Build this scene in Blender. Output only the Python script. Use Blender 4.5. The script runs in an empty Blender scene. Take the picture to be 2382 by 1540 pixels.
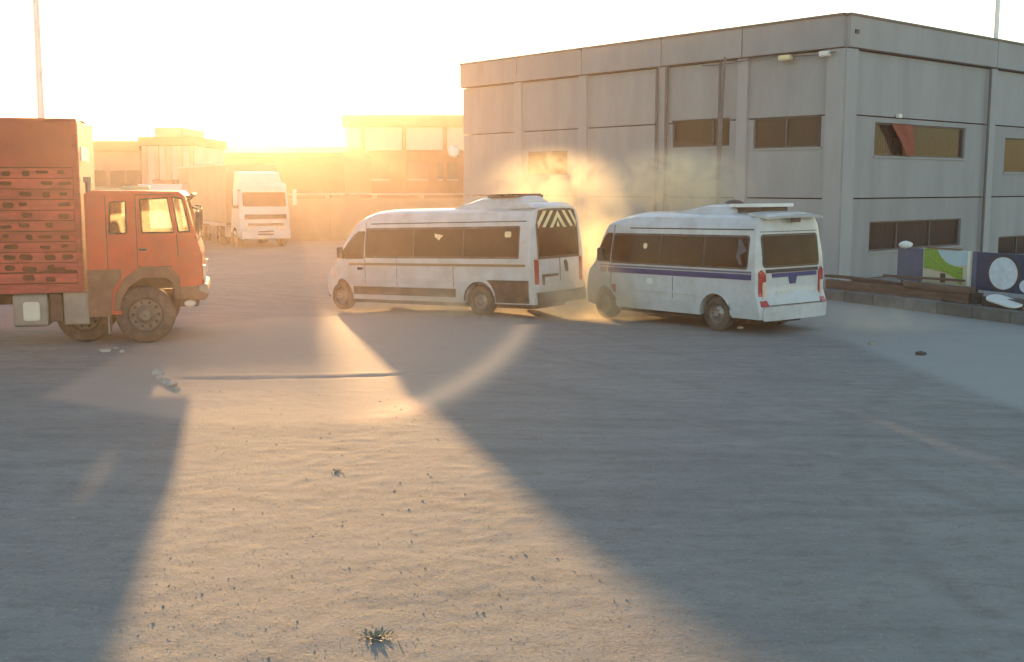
import bpy, bmesh, math, random
import numpy as np
from mathutils import Vector, Matrix
from mathutils.geometry import tessellate_polygon
R = math.radians
random.seed(7)
sc = bpy.context.scene
C = sc.collection

# ------------------------------------------------------------------ camera, sky, sun, exposure
FPX, CU, CV, HZ = 2600.0, 1191.0, 770.0, 433.0
PITCH = math.atan((CV - HZ) / FPX)
cam = bpy.data.objects.new('camera', bpy.data.cameras.new('camera')); C.objects.link(cam)
cam.location = (0, 0, 2.9); cam.rotation_euler = (math.pi/2 - PITCH, 0, 0)
cam.data.sensor_width = 36; cam.data.lens = 36*FPX/2382
cam.data.clip_start = .1; cam.data.clip_end = 3000
sc.camera = cam
SUN_EL, SUN_AZ = 5.5, -13.0                      # azimuth measured from +Y towards +X
w = bpy.data.worlds.new('World'); sc.world = w; w.use_nodes = True
nt = w.node_tree
sky = nt.nodes.new('ShaderNodeTexSky'); sky.sky_type = 'NISHITA'; sky.sun_disc = False
sky.sun_elevation = R(SUN_EL); sky.sun_rotation = R(SUN_AZ); sky.dust_density = .2; sky.air_density = 1.0; sky.ozone_density = 1.0
bgn = nt.nodes['Background']; nt.links.new(sky.outputs[0], bgn.inputs[0]); bgn.inputs[1].default_value = .118
sl = bpy.data.lights.new('sun', 'SUN'); sl.energy = 5.0; sl.angle = R(1.2); sl.color = (1, .59, .25)
so = bpy.data.objects.new('sun', sl); C.objects.link(so)
d = Vector((math.sin(R(SUN_AZ))*math.cos(R(SUN_EL)), math.cos(R(SUN_AZ))*math.cos(R(SUN_EL)), math.sin(R(SUN_EL))))
so.rotation_euler = d.to_track_quat('Z', 'Y').to_euler(); so.location = d*100
SUNV = d
vs = sc.view_settings; vs.view_transform = 'Standard'; vs.look = 'None'; vs.gamma = 1; vs.exposure = 1.95
sc.cycles.max_bounces = 6; sc.cycles.volume_bounces = 3
sc.cycles.volume_max_steps = 64; sc.cycles.use_denoising = True
HAZE_D, HAZE_G = .0005, .79

# ------------------------------------------------------------------ helpers
def ray(u, v):
    a, b = (u-CU)/FPX, (CV-v)/FPX
    return Vector((a, math.cos(PITCH)+b*math.sin(PITCH), b*math.cos(PITCH)-math.sin(PITCH)))
def ground_at(u, v, z=0.0):
    r = ray(u, v); t = (z-2.9)/r.z
    return Vector((r.x*t, r.y*t, z))

def mat(name, col, rough=.8, var=.15, scale=3.0, bump=0.0, bscale=None, metal=0, coat=0, dirt=None, spec=.5, stretch=None):
    m = bpy.data.materials.new(name); m.use_nodes = True
    n = m.node_tree; L = n.links; b = n.nodes['Principled BSDF']
    b.inputs['Roughness'].default_value = rough; b.inputs['Metallic'].default_value = metal
    b.inputs['Coat Weight'].default_value = coat; b.inputs['Specular IOR Level'].default_value = spec
    tc = n.nodes.new('ShaderNodeTexCoord'); src = tc.outputs['Object']
    if stretch:
        mp = n.nodes.new('ShaderNodeMapping'); mp.inputs['Scale'].default_value = stretch
        L.new(src, mp.inputs[0]); src = mp.outputs[0]
    no = n.nodes.new('ShaderNodeTexNoise'); no.inputs['Scale'].default_value = scale; no.inputs['Detail'].default_value = 7
    no.inputs['Roughness'].default_value = .65
    L.new(src, no.inputs['Vector'])
    rp = n.nodes.new('ShaderNodeValToRGB'); e = rp.color_ramp.elements
    e[0].position = .3; e[1].position = .7
    c0 = [max(0, c*(1-var)) for c in col]; c1 = [min(1, c*(1+var)) for c in col]
    e[0].color = (*c0, 1); e[1].color = (*c1, 1)
    L.new(no.outputs[0], rp.inputs[0]); out = rp.outputs[0]
    if dirt:                                      # (colour, amount, scale): broad dusty patches
        dc, am, ds = dirt
        n2 = n.nodes.new('ShaderNodeTexNoise'); n2.inputs['Scale'].default_value = ds; n2.inputs['Detail'].default_value = 9
        n2.inputs['Roughness'].default_value = .7
        L.new(src, n2.inputs['Vector'])
        mr = n.nodes.new('ShaderNodeMapRange'); mr.inputs[1].default_value = .42; mr.inputs[2].default_value = .75
        mr.inputs[4].default_value = am; L.new(n2.outputs[0], mr.inputs[0])
        mx = n.nodes.new('ShaderNodeMix'); mx.data_type = 'RGBA'; L.new(mr.outputs[0], mx.inputs[0])
        L.new(out, mx.inputs[6]); mx.inputs[7].default_value = (*dc, 1); out = mx.outputs[2]
    L.new(out, b.inputs['Base Color'])
    if bump:
        n3 = n.nodes.new('ShaderNodeTexNoise'); n3.inputs['Scale'].default_value = bscale or scale*6; n3.inputs['Detail'].default_value = 6
        L.new(src, n3.inputs['Vector'])
        bp = n.nodes.new('ShaderNodeBump'); bp.inputs['Strength'].default_value = bump; bp.inputs['Distance'].default_value = .02
        L.new(n3.outputs[0], bp.inputs['Height']); L.new(bp.outputs[0], b.inputs['Normal'])
    return m

def glassmat(name, tint, rough=.06, trans=1.0):
    m = bpy.data.materials.new(name); m.use_nodes = True
    n = m.node_tree; L = n.links; n.nodes.remove(n.nodes['Principled BSDF'])
    o = n.nodes['Material Output']
    tr = n.nodes.new('ShaderNodeBsdfTransparent'); tr.inputs[0].default_value = (*tint, 1)
    gl = n.nodes.new('ShaderNodeBsdfGlossy'); gl.inputs['Roughness'].default_value = rough
    fr = n.nodes.new('ShaderNodeFresnel'); mx = n.nodes.new('ShaderNodeMixShader')
    L.new(fr.outputs[0], mx.inputs[0]); L.new(tr.outputs[0], mx.inputs[1]); L.new(gl.outputs[0], mx.inputs[2])
    L.new(mx.outputs[0], o.inputs[0])
    return m

def tag(o, label=None, cat=None, group=None, kind=None):
    if label: o['label'] = label
    if cat: o['category'] = cat
    if group: o['group'] = group
    if kind: o['kind'] = kind
    return o
def empty(name, loc, rz=0.0, ry=0.0):
    o = bpy.data.objects.new(name, None); C.objects.link(o); o.location = loc
    o.rotation_mode = 'XYZ'; o.rotation_euler = (0, ry, rz); o.empty_display_size = .2
    return o

class MB:
    def __init__(s): s.bm = bmesh.new()
    def box(s, x0, x1, y0, y1, z0, z1):
        c = Matrix.Translation(((x0+x1)/2, (y0+y1)/2, (z0+z1)/2)) @ Matrix.Diagonal((abs(x1-x0), abs(y1-y0), abs(z1-z0), 1))
        bmesh.ops.create_cube(s.bm, size=1, matrix=c); return s
    def slab(s, outer, d0, d1, fmap, holes=(), cu=(), cw=(), cd=()):
        """polygon (u,w) with holes, thick from d0 to d1, cut at levels, mapped to 3D by fmap(u,w,d)"""
        bm = bmesh.new()
        loops = [[Vector((p[0], p[1], 0)) for p in outer]] + [[Vector((p[0], p[1], 0)) for p in h] for h in holes]
        flat = [v for l in loops for v in l]
        vs_ = [bm.verts.new((v.x, v.y, d0)) for v in flat]
        for t in tessellate_polygon(loops):
            try: bm.faces.new([vs_[i] for i in t])
            except ValueError: pass
        bmesh.ops.dissolve_limit(bm, angle_limit=.01, verts=bm.verts[:], edges=[e for e in bm.edges if not e.is_boundary]) if not holes else None
        r = bmesh.ops.extrude_face_region(bm, geom=bm.faces[:])
        for g in r['geom']:
            if isinstance(g, bmesh.types.BMVert): g.co.z = d1
        for lv, ax in ((cu, 0), (cw, 1), (cd, 2)):
            for L_ in lv:
                no = [0, 0, 0]; no[ax] = 1; co = [0, 0, 0]; co[ax] = L_
                bmesh.ops.bisect_plane(bm, geom=bm.verts[:]+bm.edges[:]+bm.faces[:], plane_co=co, plane_no=no, dist=1e-5)
        bmesh.ops.triangulate(bm, faces=[f for f in bm.faces if len(f.verts) > 4])
        for v in bm.verts: v.co = Vector(fmap(v.co.x, v.co.y, v.co.z))
        bmesh.ops.recalc_face_normals(bm, faces=bm.faces[:])
        me = bpy.data.meshes.new('t'); bm.to_mesh(me); bm.free(); s.bm.from_mesh(me); bpy.data.meshes.remove(me)
        return s
    def tube(s, pts, r, n=8):
        pts = [Vector(p) for p in pts]; rings = []
        for i, p in enumerate(pts):
            a = pts[max(i-1, 0)]; b = pts[min(i+1, len(pts)-1)]; t = (b-a).normalized()
            up = Vector((0, 0, 1)) if abs(t.z) < .9 else Vector((1, 0, 0))
            x = t.cross(up).normalized(); y = t.cross(x).normalized()
            rr = r[i] if isinstance(r, (list, tuple)) else r
            rings.append([s.bm.verts.new(p + x*rr*math.cos(k*2*math.pi/n) + y*rr*math.sin(k*2*math.pi/n)) for k in range(n)])
        for a, b in zip(rings, rings[1:]):
            for k in range(n): s.bm.faces.new((a[k], a[(k+1) % n], b[(k+1) % n], b[k]))
        s.bm.faces.new(rings[0][::-1]); s.bm.faces.new(rings[-1]); return s
    def lathe(s, prof, n=28, axis='Y', cap=True):
        """prof: (r, t) pairs, turned round the axis"""
        rings = []
        for r, t in prof:
            ring = []
            for k in range(n):
                a = k*2*math.pi/n; c, q = r*math.cos(a), r*math.sin(a)
                ring.append(s.bm.verts.new((c, t, q) if axis == 'Y' else (c, q, t)))
            rings.append(ring)
        for a, b in zip(rings, rings[1:]):
            for k in range(n): s.bm.faces.new((a[k], a[(k+1) % n], b[(k+1) % n], b[k]))
        if cap:
            s.bm.faces.new(rings[0]); s.bm.faces.new(rings[-1])
        bmesh.ops.recalc_face_normals(s.bm, faces=s.bm.faces[:]); return s
    def blob(s, c, rad, sub=1, jit=.2, squash=(1, 1, 1)):
        r = bmesh.ops.create_icosphere(s.bm, subdivisions=sub, radius=rad)
        for v in r['verts']:
            k = 1+random.uniform(-jit, jit)
            v.co = Vector((v.co.x*squash[0]*k+c[0], v.co.y*squash[1]*k+c[1], v.co.z*squash[2]*k+c[2]))
        return s
    def xform(s, m): bmesh.ops.transform(s.bm, matrix=m, verts=s.bm.verts[:]); return s
    def build(s, name, m, parent=None, loc=(0, 0, 0), smooth=False, bevel=0, ang=35):
        bmesh.ops.recalc_face_normals(s.bm, faces=s.bm.faces[:])
        if smooth:
            for f in s.bm.faces: f.smooth = True
            for e in s.bm.edges:
                if len(e.link_faces) == 2 and e.calc_face_angle(0) > R(ang): e.smooth = False
        me = bpy.data.meshes.new(name); s.bm.to_mesh(me); s.bm.free(); me.materials.append(m)
        o = bpy.data.objects.new(name, me); C.objects.link(o); o.location = loc
        if parent: o.parent = parent
        if bevel:
            b = o.modifiers.new('bevel', 'BEVEL'); b.width = bevel; b.segments = 2; b.limit_method = 'ANGLE'; b.angle_limit = R(40)
        return o
def rect(x0, x1, z0, z1): return [(x0, z0), (x1, z0), (x1, z1), (x0, z1)]
def rrect(x0, x1, z0, z1, r, n=3):
    P = []
    for cx, cz, a0 in ((x1-r, z1-r, 0), (x0+r, z1-r, 90), (x0+r, z0+r, 180), (x1-r, z0+r, 270)):
        for k in range(n+1):
            a = R(a0+90*k/n); P.append((cx+r*math.cos(a), cz+r*math.sin(a)))
    return P
def lerp(a, b, t): return a+(b-a)*t
def sstep(x, a, b):
    t = min(1, max(0, (x-a)/(b-a))); return t*t*(3-2*t)
def arange(a, b, st): return [a+st*i for i in range(int((b-a)/st)+1)]

# ------------------------------------------------------------------ materials
M = {}
M['concrete'] = mat('concrete panel', (.325, .338, .352), .85, .07, .7, .25, 30, dirt=((.22, .22, .225), .5, .5), stretch=(1.6, 1.6, .35))
M['column'] = mat('concrete column', (.36, .37, .385), .85, .06, 1.5, .25, 30, dirt=((.24, .24, .25), .35, .6), stretch=(1, 1, .25))
M['fascia'] = mat('concrete fascia', (.32, .332, .346), .85, .06, 1.2, .2, 25, dirt=((.2, .2, .21), .4, .8), stretch=(1, 1, .3))
M['joint'] = mat('dark joint', (.06, .06, .065), .9, .2)
M['coping'] = mat('dark metal coping', (.10, .095, .09), .5, .2, 4)
M['pipe'] = mat('grey pipe', (.12, .115, .12), .6, .2, 6)
M['pane'] = mat('dim window glass', (.045, .042, .045), .12, .3, 1.2)
M['curtain'] = mat('grey curtain', (.10, .105, .115), .9, .15, 8, .3, 20, stretch=(6, 6, .3))
M['red_cloth'] = mat('red brown cloth', (.27, .07, .045), .85, .25, 9, .3)
M['frame'] = mat('window frame', (.10, .10, .105), .5, .1)
M['white_plastic'] = mat('white plastic', (.75, .75, .72), .45, .05)
M['van_white'] = mat('white van paint', (.60, .615, .64), .3, .03, 2, coat=.4, dirt=((.38, .34, .29), .7, 2.2))
M['van_white2'] = mat('cool white van paint', (.55, .58, .61), .33, .04, 2, coat=.3, dirt=((.33, .33, .32), .75, 1.9))
M['tinted'] = mat('tinted glass', (.022, .013, .009), .12, .3, 1.1, spec=.16, dirt=((.07, .045, .03), .6, .8))
M['black_trim'] = mat('black plastic trim', (.035, .033, .033), .55, .3, 5, dirt=((.16, .13, .11), .6, 2.5))
M['gold_line'] = mat('bronze stripe', (.22, .15, .07), .4, .15)
M['blue_line'] = mat('navy stripe', (.008, .035, .17), .4, .2)
M['cream'] = mat('cream reflective stripe', (.78, .66, .40), .5, .15, 8)
M['red_lens'] = mat('red lens', (.38, .03, .03), .2, .2, 5, coat=.5)
M['clear_lens'] = mat('clear lens', (.75, .62, .55), .15, .1, coat=.6)
M['rubber'] = mat('dusty rubber', (.06, .055, .05), .9, .25, 6, .3, dirt=((.20, .16, .13), .7, 3))
M['rim'] = mat('dusty steel rim', (.20, .17, .15), .6, .3, 9, metal=.3, dirt=((.25, .2, .16), .6, 6))
M['rim_light'] = mat('silver rim', (.35, .34, .33), .4, .2, 9, metal=.6, dirt=((.28, .24, .2), .6, 6))
M['plate'] = mat('number plate', (.62, .62, .6), .5, .1)
M['cab_red'] = mat('orange red cab paint', (.62, .075, .035), .45, .12, 2.5, .05, dirt=((.25, .11, .07), .55, 1.6))
M['cab_brown'] = mat('dirty brown fender', (.20, .10, .065), .8, .25, 4, .3, dirt=((.26, .16, .11), .5, 3))
M['box_red'] = mat('dull red board paint', (.44, .07, .055), .75, .3, 5, .6, 14, dirt=((.17, .06, .045), .8, 2.6), stretch=(.4, 1, 1.6))
M['tarp'] = mat('rust coloured tarpaulin', (.38, .07, .045), .8, .15, 1.2, .4, 3, dirt=((.2, .08, .05), .5, 1))
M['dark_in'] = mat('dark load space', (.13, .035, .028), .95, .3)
M['chassis'] = mat('dusty chassis', (.07, .05, .042), .85, .3, 4, .2, dirt=((.16, .11, .085), .6, 2))
M['tank'] = mat('grey metal tank', (.27, .25, .24), .45, .2, 3, metal=.4, dirt=((.2, .15, .12), .7, 2))
M['bright_metal'] = mat('bright metal lid', (.6, .6, .62), .3, .1, metal=.7)
M['glass'] = glassmat('clear glass', (.93, .9, .82))
def dusty_glass(name, col, amount):
    m = bpy.data.materials.new(name); m.use_nodes = True; n = m.node_tree; L = n.links; n.nodes.remove(n.nodes['Principled BSDF'])
    tr = n.nodes.new('ShaderNodeBsdfTransparent'); tr.inputs[0].default_value = (.95, .94, .9, 1)
    tl = n.nodes.new('ShaderNodeBsdfTranslucent'); tl.inputs[0].default_value = (*col, 1)
    gl = n.nodes.new('ShaderNodeBsdfGlossy'); gl.inputs['Roughness'].default_value = .1
    no = n.nodes.new('ShaderNodeTexNoise'); no.inputs['Scale'].default_value = 5; no.inputs['Detail'].default_value = 5
    mr = n.nodes.new('ShaderNodeMapRange'); mr.inputs[3].default_value = amount*.6; mr.inputs[4].default_value = amount*1.4
    L.new(no.outputs[0], mr.inputs[0])
    m1 = n.nodes.new('ShaderNodeMixShader'); L.new(mr.outputs[0], m1.inputs[0]); L.new(tr.outputs[0], m1.inputs[1]); L.new(tl.outputs[0], m1.inputs[2])
    m2 = n.nodes.new('ShaderNodeMixShader'); m2.inputs[0].default_value = .04; L.new(m1.outputs[0], m2.inputs[1]); L.new(gl.outputs[0], m2.inputs[2])
    L.new(m2.outputs[0], n.nodes['Material Output'].inputs[0]); return m
M['dusty_glass'] = dusty_glass('dusty glass', (.9, .85, .7), .30)
pb = M['pane'].node_tree.nodes['Principled BSDF']; pb.inputs['Alpha'].default_value = .6; pb.inputs['Specular IOR Level'].default_value = .3
M['pane_opaque'] = mat('dark far window', (.05, .045, .045), .3, .3, 1.2)
M['seat'] = mat('dark seat cloth', (.05, .035, .03), .9, .2)
M['truck_white'] = mat('white truck paint', (.62, .60, .60), .35, .06, 2, coat=.3, dirt=((.45, .4, .36), .5, 2))
M['trailer'] = mat('beige trailer curtain', (.30, .25, .18), .7, .12, .6, .3, 2, dirt=((.3, .24, .18), .4, .5))
M['brown_wall'] = mat('brown warehouse wall', (.17, .085, .05), .85, .15, .5, dirt=((.18, .10, .07), .5, .3))
M['pale_band'] = mat('pale cladding', (.46, .41, .39), .8, .08, .6)
M['rust_band'] = mat('rust coloured fascia', (.22, .09, .05), .8, .12, .6)
M['fence_wall'] = mat('sandy boundary wall', (.36, .29, .21), .9, .15, .4, .3, 5, dirt=((.22, .19, .12), .7, .35))
M['shed_wall'] = mat('tan shed wall', (.36, .28, .22), .85, .12, .6)
M['silo'] = mat('pale corrugated block', (.50, .44, .42), .75, .1, .6)
M['timber'] = mat('weathered timber', (.15, .10, .075), .9, .35, 5, .5, 25, stretch=(.3, .3, 3))
M['kerb'] = mat('dark concrete kerb', (.17, .17, .165), .9, .25, 2.5, .5, 12, dirt=((.10, .10, .095), .6, 1.5))
M['apron'] = mat('concrete apron', (.24, .235, .23), .9, .15, 1.5, .4, 12)
M['navy'] = mat('navy printed board', (.008, .035, .10), .4, .2, 2)
M['slate'] = mat('slate blue board', (.085, .11, .19), .6, .15, 3)
M['moon'] = mat('pale moon print', (.62, .68, .76), .6, .14, 7, dirt=((.36, .42, .47), .6, 5))
M['pic_green'] = mat('green foliage print', (.20, .34, .04), .6, .45, 22)
M['pic_sky'] = mat('pale sky print', (.40, .56, .62), .6, .1, 3)
M['pic_sand'] = mat('cream path print', (.52, .50, .38), .6, .1, 4)
M['stone'] = mat('pale stone', (.30, .26, .22), .9, .3, 8, .3)
M['rubble'] = mat('pale rubble', (.38, .35, .32), .9, .2, 8, .3)
M['dark_stone'] = mat('dark stone', (.07, .065, .06), .9, .3, 8, .3)
M['leaf'] = mat('dusty green leaf', (.21, .20, .15), .8, .35, 9)
M['tree_leaf'] = mat('olive leaf', (.12, .10, .035), .8, .35, 3)
M['bark'] = mat('bark', (.12, .09, .06), .9, .3, 9)
M['straw'] = mat('dry straw', (.42, .34, .22), .9, .25, 5)
M['pole'] = mat('pale galvanised pole', (.8, .8, .8), .5, .1, metal=.3)

def vary(m, amt):
    n = m.node_tree; L = n.links; b = n.nodes['Principled BSDF']; src = b.inputs['Base Color'].links[0].from_socket
    oi = n.nodes.new('ShaderNodeObjectInfo'); mr = n.nodes.new('ShaderNodeMapRange'); mr.inputs[3].default_value = 1-amt; mr.inputs[4].default_value = 1+amt
    L.new(oi.outputs['Random'], mr.inputs[0]); hs = n.nodes.new('ShaderNodeHueSaturation'); L.new(mr.outputs[0], hs.inputs['Value']); L.new(src, hs.inputs['Color']); L.new(hs.outputs[0], b.inputs['Base Color'])
for k_, a_ in (('concrete', .08), ('fascia', .07), ('box_red', .25), ('kerb', .2), ('timber', .3), ('tinted', .2)): vary(M[k_], a_)

# ------------------------------------------------------------------ ground
rng = np.random.default_rng(3)
LUT = rng.random((256, 256))
def vnoise(x, y, s, ox=0, oy=0):
    x = x/s+ox; y = y/s+oy
    xi = np.floor(x).astype(int); yi = np.floor(y).astype(int); fx = x-xi; fy = y-yi
    fx = fx*fx*(3-2*fx); fy = fy*fy*(3-2*fy)
    g = lambda a, b: LUT[a % 256, b % 256]
    return (g(xi, yi)*(1-fx)+g(xi+1, yi)*fx)*(1-fy)+(g(xi, yi+1)*(1-fx)+g(xi+1, yi+1)*fx)*fy - .5
V1P, V1T = Vector((1.12, 25.34)), .655
V2P, V2T = Vector((5.57, 21.98)), .925
def base_h(x, y):
    h = -.30*np.exp(-((x+4.3)**2/12+(y-29.9)**2/16)) - .11*np.exp(-((x-2.4)**2/6+(y-26.6)**2/6))
    return h
def hgt(x, y):
    h = base_h(x, y)
    near = np.clip((22-y)/10, 0, 1)
    left = np.clip((3.5+.35*y*0 - (x-.22*(13-y)*0))/4, .25, 1)
    amp = near*left
    far = np.clip((200-np.abs(y))/150, 0, 1)*np.clip((200-np.abs(x))/150, 0, 1)
    h = h + far*.05*vnoise(x, y, 4.5, 3, 9)*np.clip((y-2)/8, 0, 1)
    h = h + amp*(.008*vnoise(x, y, .8, 7, 1)+.0055*vnoise(x*.8+y*.6, y*.8-x*.6, .24, 17, 31)+.0055*vnoise(x*.9-y*.4, y*.9+x*.4, .11, 57, 41)+.003*vnoise(x, y, .055, 91, 11))*(.6+1.2*np.abs(vnoise(x, y, 1.7, 5, 77)))
    # rut running across the yard, from the debris by the red truck towards the vans
    yr = 16.9+.055*(x+4.5)*3+.25*np.sin(x*.6)
    m = np.exp(-((y-yr)/.10)**2)-.8*np.exp(-((y-yr-.25)/.14)**2)
    h = h - .020*(.5+np.abs(vnoise(x, y, .7, 61, 8)))*m*np.clip((x+5.3)/.4, 0, 1)*np.clip((1.0-x)/3.5, 0, 1)
    return h
# curved band of sunlight, painted into the ground colour
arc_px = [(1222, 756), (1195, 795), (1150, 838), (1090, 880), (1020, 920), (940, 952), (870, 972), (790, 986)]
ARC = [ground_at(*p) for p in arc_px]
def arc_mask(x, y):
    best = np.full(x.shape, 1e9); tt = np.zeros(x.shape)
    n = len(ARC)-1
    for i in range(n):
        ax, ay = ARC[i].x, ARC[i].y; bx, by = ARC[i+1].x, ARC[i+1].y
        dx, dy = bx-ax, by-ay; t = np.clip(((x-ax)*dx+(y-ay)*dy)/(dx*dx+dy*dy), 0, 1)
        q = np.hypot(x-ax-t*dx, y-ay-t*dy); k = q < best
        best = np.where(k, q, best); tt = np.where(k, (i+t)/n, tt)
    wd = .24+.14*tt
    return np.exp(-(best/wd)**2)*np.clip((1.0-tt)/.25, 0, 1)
def graded(lo, hi, step, end, k=1.09):
    a = list(np.arange(lo, hi, step)); s = step; v = a[-1]
    while v < end: s *= k; v += s; a.append(v)
    return a
xs = graded(0, 9.0, .042, 900); xs = np.array([-v for v in xs[::-1][:-1]]+xs)
ys = graded(4.6, 17.0, .042, 900, 1.02)
ys_b = [4.6-v for v in graded(.05, .4, .1, 300, 1.5)][::-1]
ys = np.array(ys_b+ys)
X, Y = np.meshgrid(xs, ys)
Z = hgt(X, Y)
nv = np.stack([X.ravel(), Y.ravel(), Z.ravel()], 1).astype(np.float32)
ny, nx = X.shape
ii = (np.arange(ny-1)[:, None]*nx+np.arange(nx-1)[None, :]).ravel()
fc = np.stack([ii, ii+1, ii+1+nx, ii+nx], 1).astype(np.int32)
me = bpy.data.meshes.new('ground')
me.vertices.add(len(nv)); me.vertices.foreach_set('co', nv.ravel())
me.loops.add(fc.size); me.loops.foreach_set('vertex_index', fc.ravel())
me.polygons.add(len(fc)); me.polygons.foreach_set('loop_start', np.arange(0, fc.size, 4, dtype=np.int32))
me.polygons.foreach_set('use_smooth', np.ones(len(fc), dtype=bool))
me.update(); me.validate()
at = me.attributes.new('painted_sun_arc', 'FLOAT', 'POINT'); at.data.foreach_set('value', arc_mask(X, Y).ravel().astype(np.float32))
gm = bpy.data.materials.new('compacted dirt'); gm.use_nodes = True
n = gm.node_tree; L = n.links; b = n.nodes['Principled BSDF']; b.inputs['Roughness'].default_value = .95
b.inputs['Specular IOR Level'].default_value = .15
tc = n.nodes.new('ShaderNodeTexCoord')
def N(scale, det=8, rough=.65, stretch=None, off=(0, 0, 0)):
    o = n.nodes.new('ShaderNodeTexNoise'); o.inputs['Scale'].default_value = scale; o.inputs['Detail'].default_value = det
    o.inputs['Roughness'].default_value = rough
    mp = n.nodes.new('ShaderNodeMapping'); mp.inputs['Scale'].default_value = stretch or (1, 1, 1); mp.inputs['Location'].default_value = off
    L.new(tc.outputs['Object'], mp.inputs[0]); L.new(mp.outputs[0], o.inputs['Vector']); return o.outputs[0]
def MR(s, a, b_, c, d_):
    o = n.nodes.new('ShaderNodeMapRange'); o.inputs[1].default_value = a; o.inputs[2].default_value = b_
    o.inputs[3].default_value = c; o.inputs[4].default_value = d_; L.new(s, o.inputs[0]); return o.outputs[0]
def MIX(f, a, b_):
    o = n.nodes.new('ShaderNodeMix'); o.data_type = 'RGBA'; L.new(f, o.inputs[0])
    for s, k in ((a, 6), (b_, 7)):
        if isinstance(s, tuple): o.inputs[k].default_value = (*s, 1)
        else: L.new(s, o.inputs[k])
    return o.outputs[2]
c = MIX(MR(N(.35, 5), .35, .65, 0, 1), (.245, .238, .225), (.30, .285, .265))
c = MIX(MR(N(1.6, 8, .7, (.6, 1.6, 1)), .45, .72, 0, .6), c, (.36, .33, .29))
c = MIX(MR(N(9, 6, .7), .56, .72, 0, .6), c, (.17, .145, .125))
c = MIX(MR(N(4.5, 8, .75, (.7, 1.3, 1), (2, 9, 0)), .50, .66, 0, .6), c, (.19, .17, .15))
c = MIX(MR(N(1.1, 7, .7, (.22, 1.7, 1), (7, 2, 0)), .46, .66, 0, .5), c, (.20, .19, .18))
te = n.nodes.new('ShaderNodeAttribute'); te.attribute_name = 'tyre_tracks'
tm_ = n.nodes.new('ShaderNodeMath'); tm_.operation = 'MULTIPLY'; L.new(te.outputs['Fac'], tm_.inputs[0]); L.new(MR(N(2.3, 5, .6, off=(1, 1, 0)), .35, .7, .0, .5), tm_.inputs[1])
c = MIX(tm_.outputs[0], c, (.17, .155, .14))
c = MIX(MR(N(32, 4, .6), .60, .74, 0, .7), c, (.13, .115, .10))
c = MIX(MR(N(24, 4, .6, off=(5, 3, 0)), .60, .75, 0, .6), c, (.50, .45, .38))
tb = n.nodes.new('ShaderNodeAttribute'); tb.attribute_name = 'painted_sun_area'
c = MIX(MR(tb.outputs['Fac'], 0, 1, 0, .75), c, (.47, .37, .30))  # sunlit area left of the arc, painted as lighter ground colour
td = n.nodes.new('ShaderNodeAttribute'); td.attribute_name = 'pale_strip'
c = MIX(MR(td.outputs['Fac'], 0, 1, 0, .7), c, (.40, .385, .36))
ta = n.nodes.new('ShaderNodeAttribute'); ta.attribute_name = 'painted_sun_arc'
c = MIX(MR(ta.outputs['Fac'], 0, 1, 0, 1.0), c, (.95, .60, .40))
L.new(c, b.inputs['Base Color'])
bp = n.nodes.new('ShaderNodeBump'); bp.inputs['Strength'].default_value = .5; bp.inputs['Distance'].default_value = .012
L.new(N(38, 6, .7), bp.inputs['Height']); L.new(bp.outputs[0], b.inputs['Normal'])
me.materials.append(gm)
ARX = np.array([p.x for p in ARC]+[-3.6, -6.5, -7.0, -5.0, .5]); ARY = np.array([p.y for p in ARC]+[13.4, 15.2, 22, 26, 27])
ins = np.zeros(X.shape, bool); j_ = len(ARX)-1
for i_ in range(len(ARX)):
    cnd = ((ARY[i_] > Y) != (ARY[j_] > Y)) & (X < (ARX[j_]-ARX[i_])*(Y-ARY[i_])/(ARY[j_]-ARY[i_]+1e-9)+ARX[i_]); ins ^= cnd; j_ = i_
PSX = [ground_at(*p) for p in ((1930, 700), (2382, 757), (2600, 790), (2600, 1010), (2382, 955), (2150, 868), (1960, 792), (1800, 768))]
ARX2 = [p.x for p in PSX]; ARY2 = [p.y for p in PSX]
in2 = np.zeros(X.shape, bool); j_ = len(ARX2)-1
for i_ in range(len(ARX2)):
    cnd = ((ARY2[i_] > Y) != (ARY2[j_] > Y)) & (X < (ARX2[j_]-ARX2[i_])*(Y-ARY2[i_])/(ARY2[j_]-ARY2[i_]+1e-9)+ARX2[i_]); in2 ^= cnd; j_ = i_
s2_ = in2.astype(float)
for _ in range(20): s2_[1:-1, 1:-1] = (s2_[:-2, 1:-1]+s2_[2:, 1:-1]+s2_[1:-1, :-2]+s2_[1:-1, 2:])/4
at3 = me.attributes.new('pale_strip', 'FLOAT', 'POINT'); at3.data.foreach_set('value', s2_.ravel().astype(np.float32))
TRK = [(6, 32, 17.5), (3, 40, 28.5), (-14, 3, 19.5), (18, 8, 13.0), (0, -14, 26.0), (-4, -30, 40.5), (22, 30, 22.0)]
def tracks(x, y):
    m = np.zeros(x.shape)
    for cx, cy, rr in TRK:
        q = np.hypot(x-cx, y-cy)+.25*vnoise(x, y, 3.1, 33, 12)
        for o_ in (0, 1.75):
            m = np.maximum(m, np.exp(-((q-rr-o_)/.11)**2))
    return m
at4 = me.attributes.new('tyre_tracks', 'FLOAT', 'POINT'); at4.data.foreach_set('value', tracks(X, Y).ravel().astype(np.float32))
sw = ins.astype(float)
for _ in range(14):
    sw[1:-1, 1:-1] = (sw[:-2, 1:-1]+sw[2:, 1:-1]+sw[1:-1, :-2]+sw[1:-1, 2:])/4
at2 = me.attributes.new('painted_sun_area', 'FLOAT', 'POINT'); at2.data.foreach_set('value', sw.ravel().astype(np.float32))
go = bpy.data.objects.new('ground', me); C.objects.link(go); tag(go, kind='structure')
def gz(x, y): return float(hgt(np.array([float(x)]), np.array([float(y)]))[0])

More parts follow.
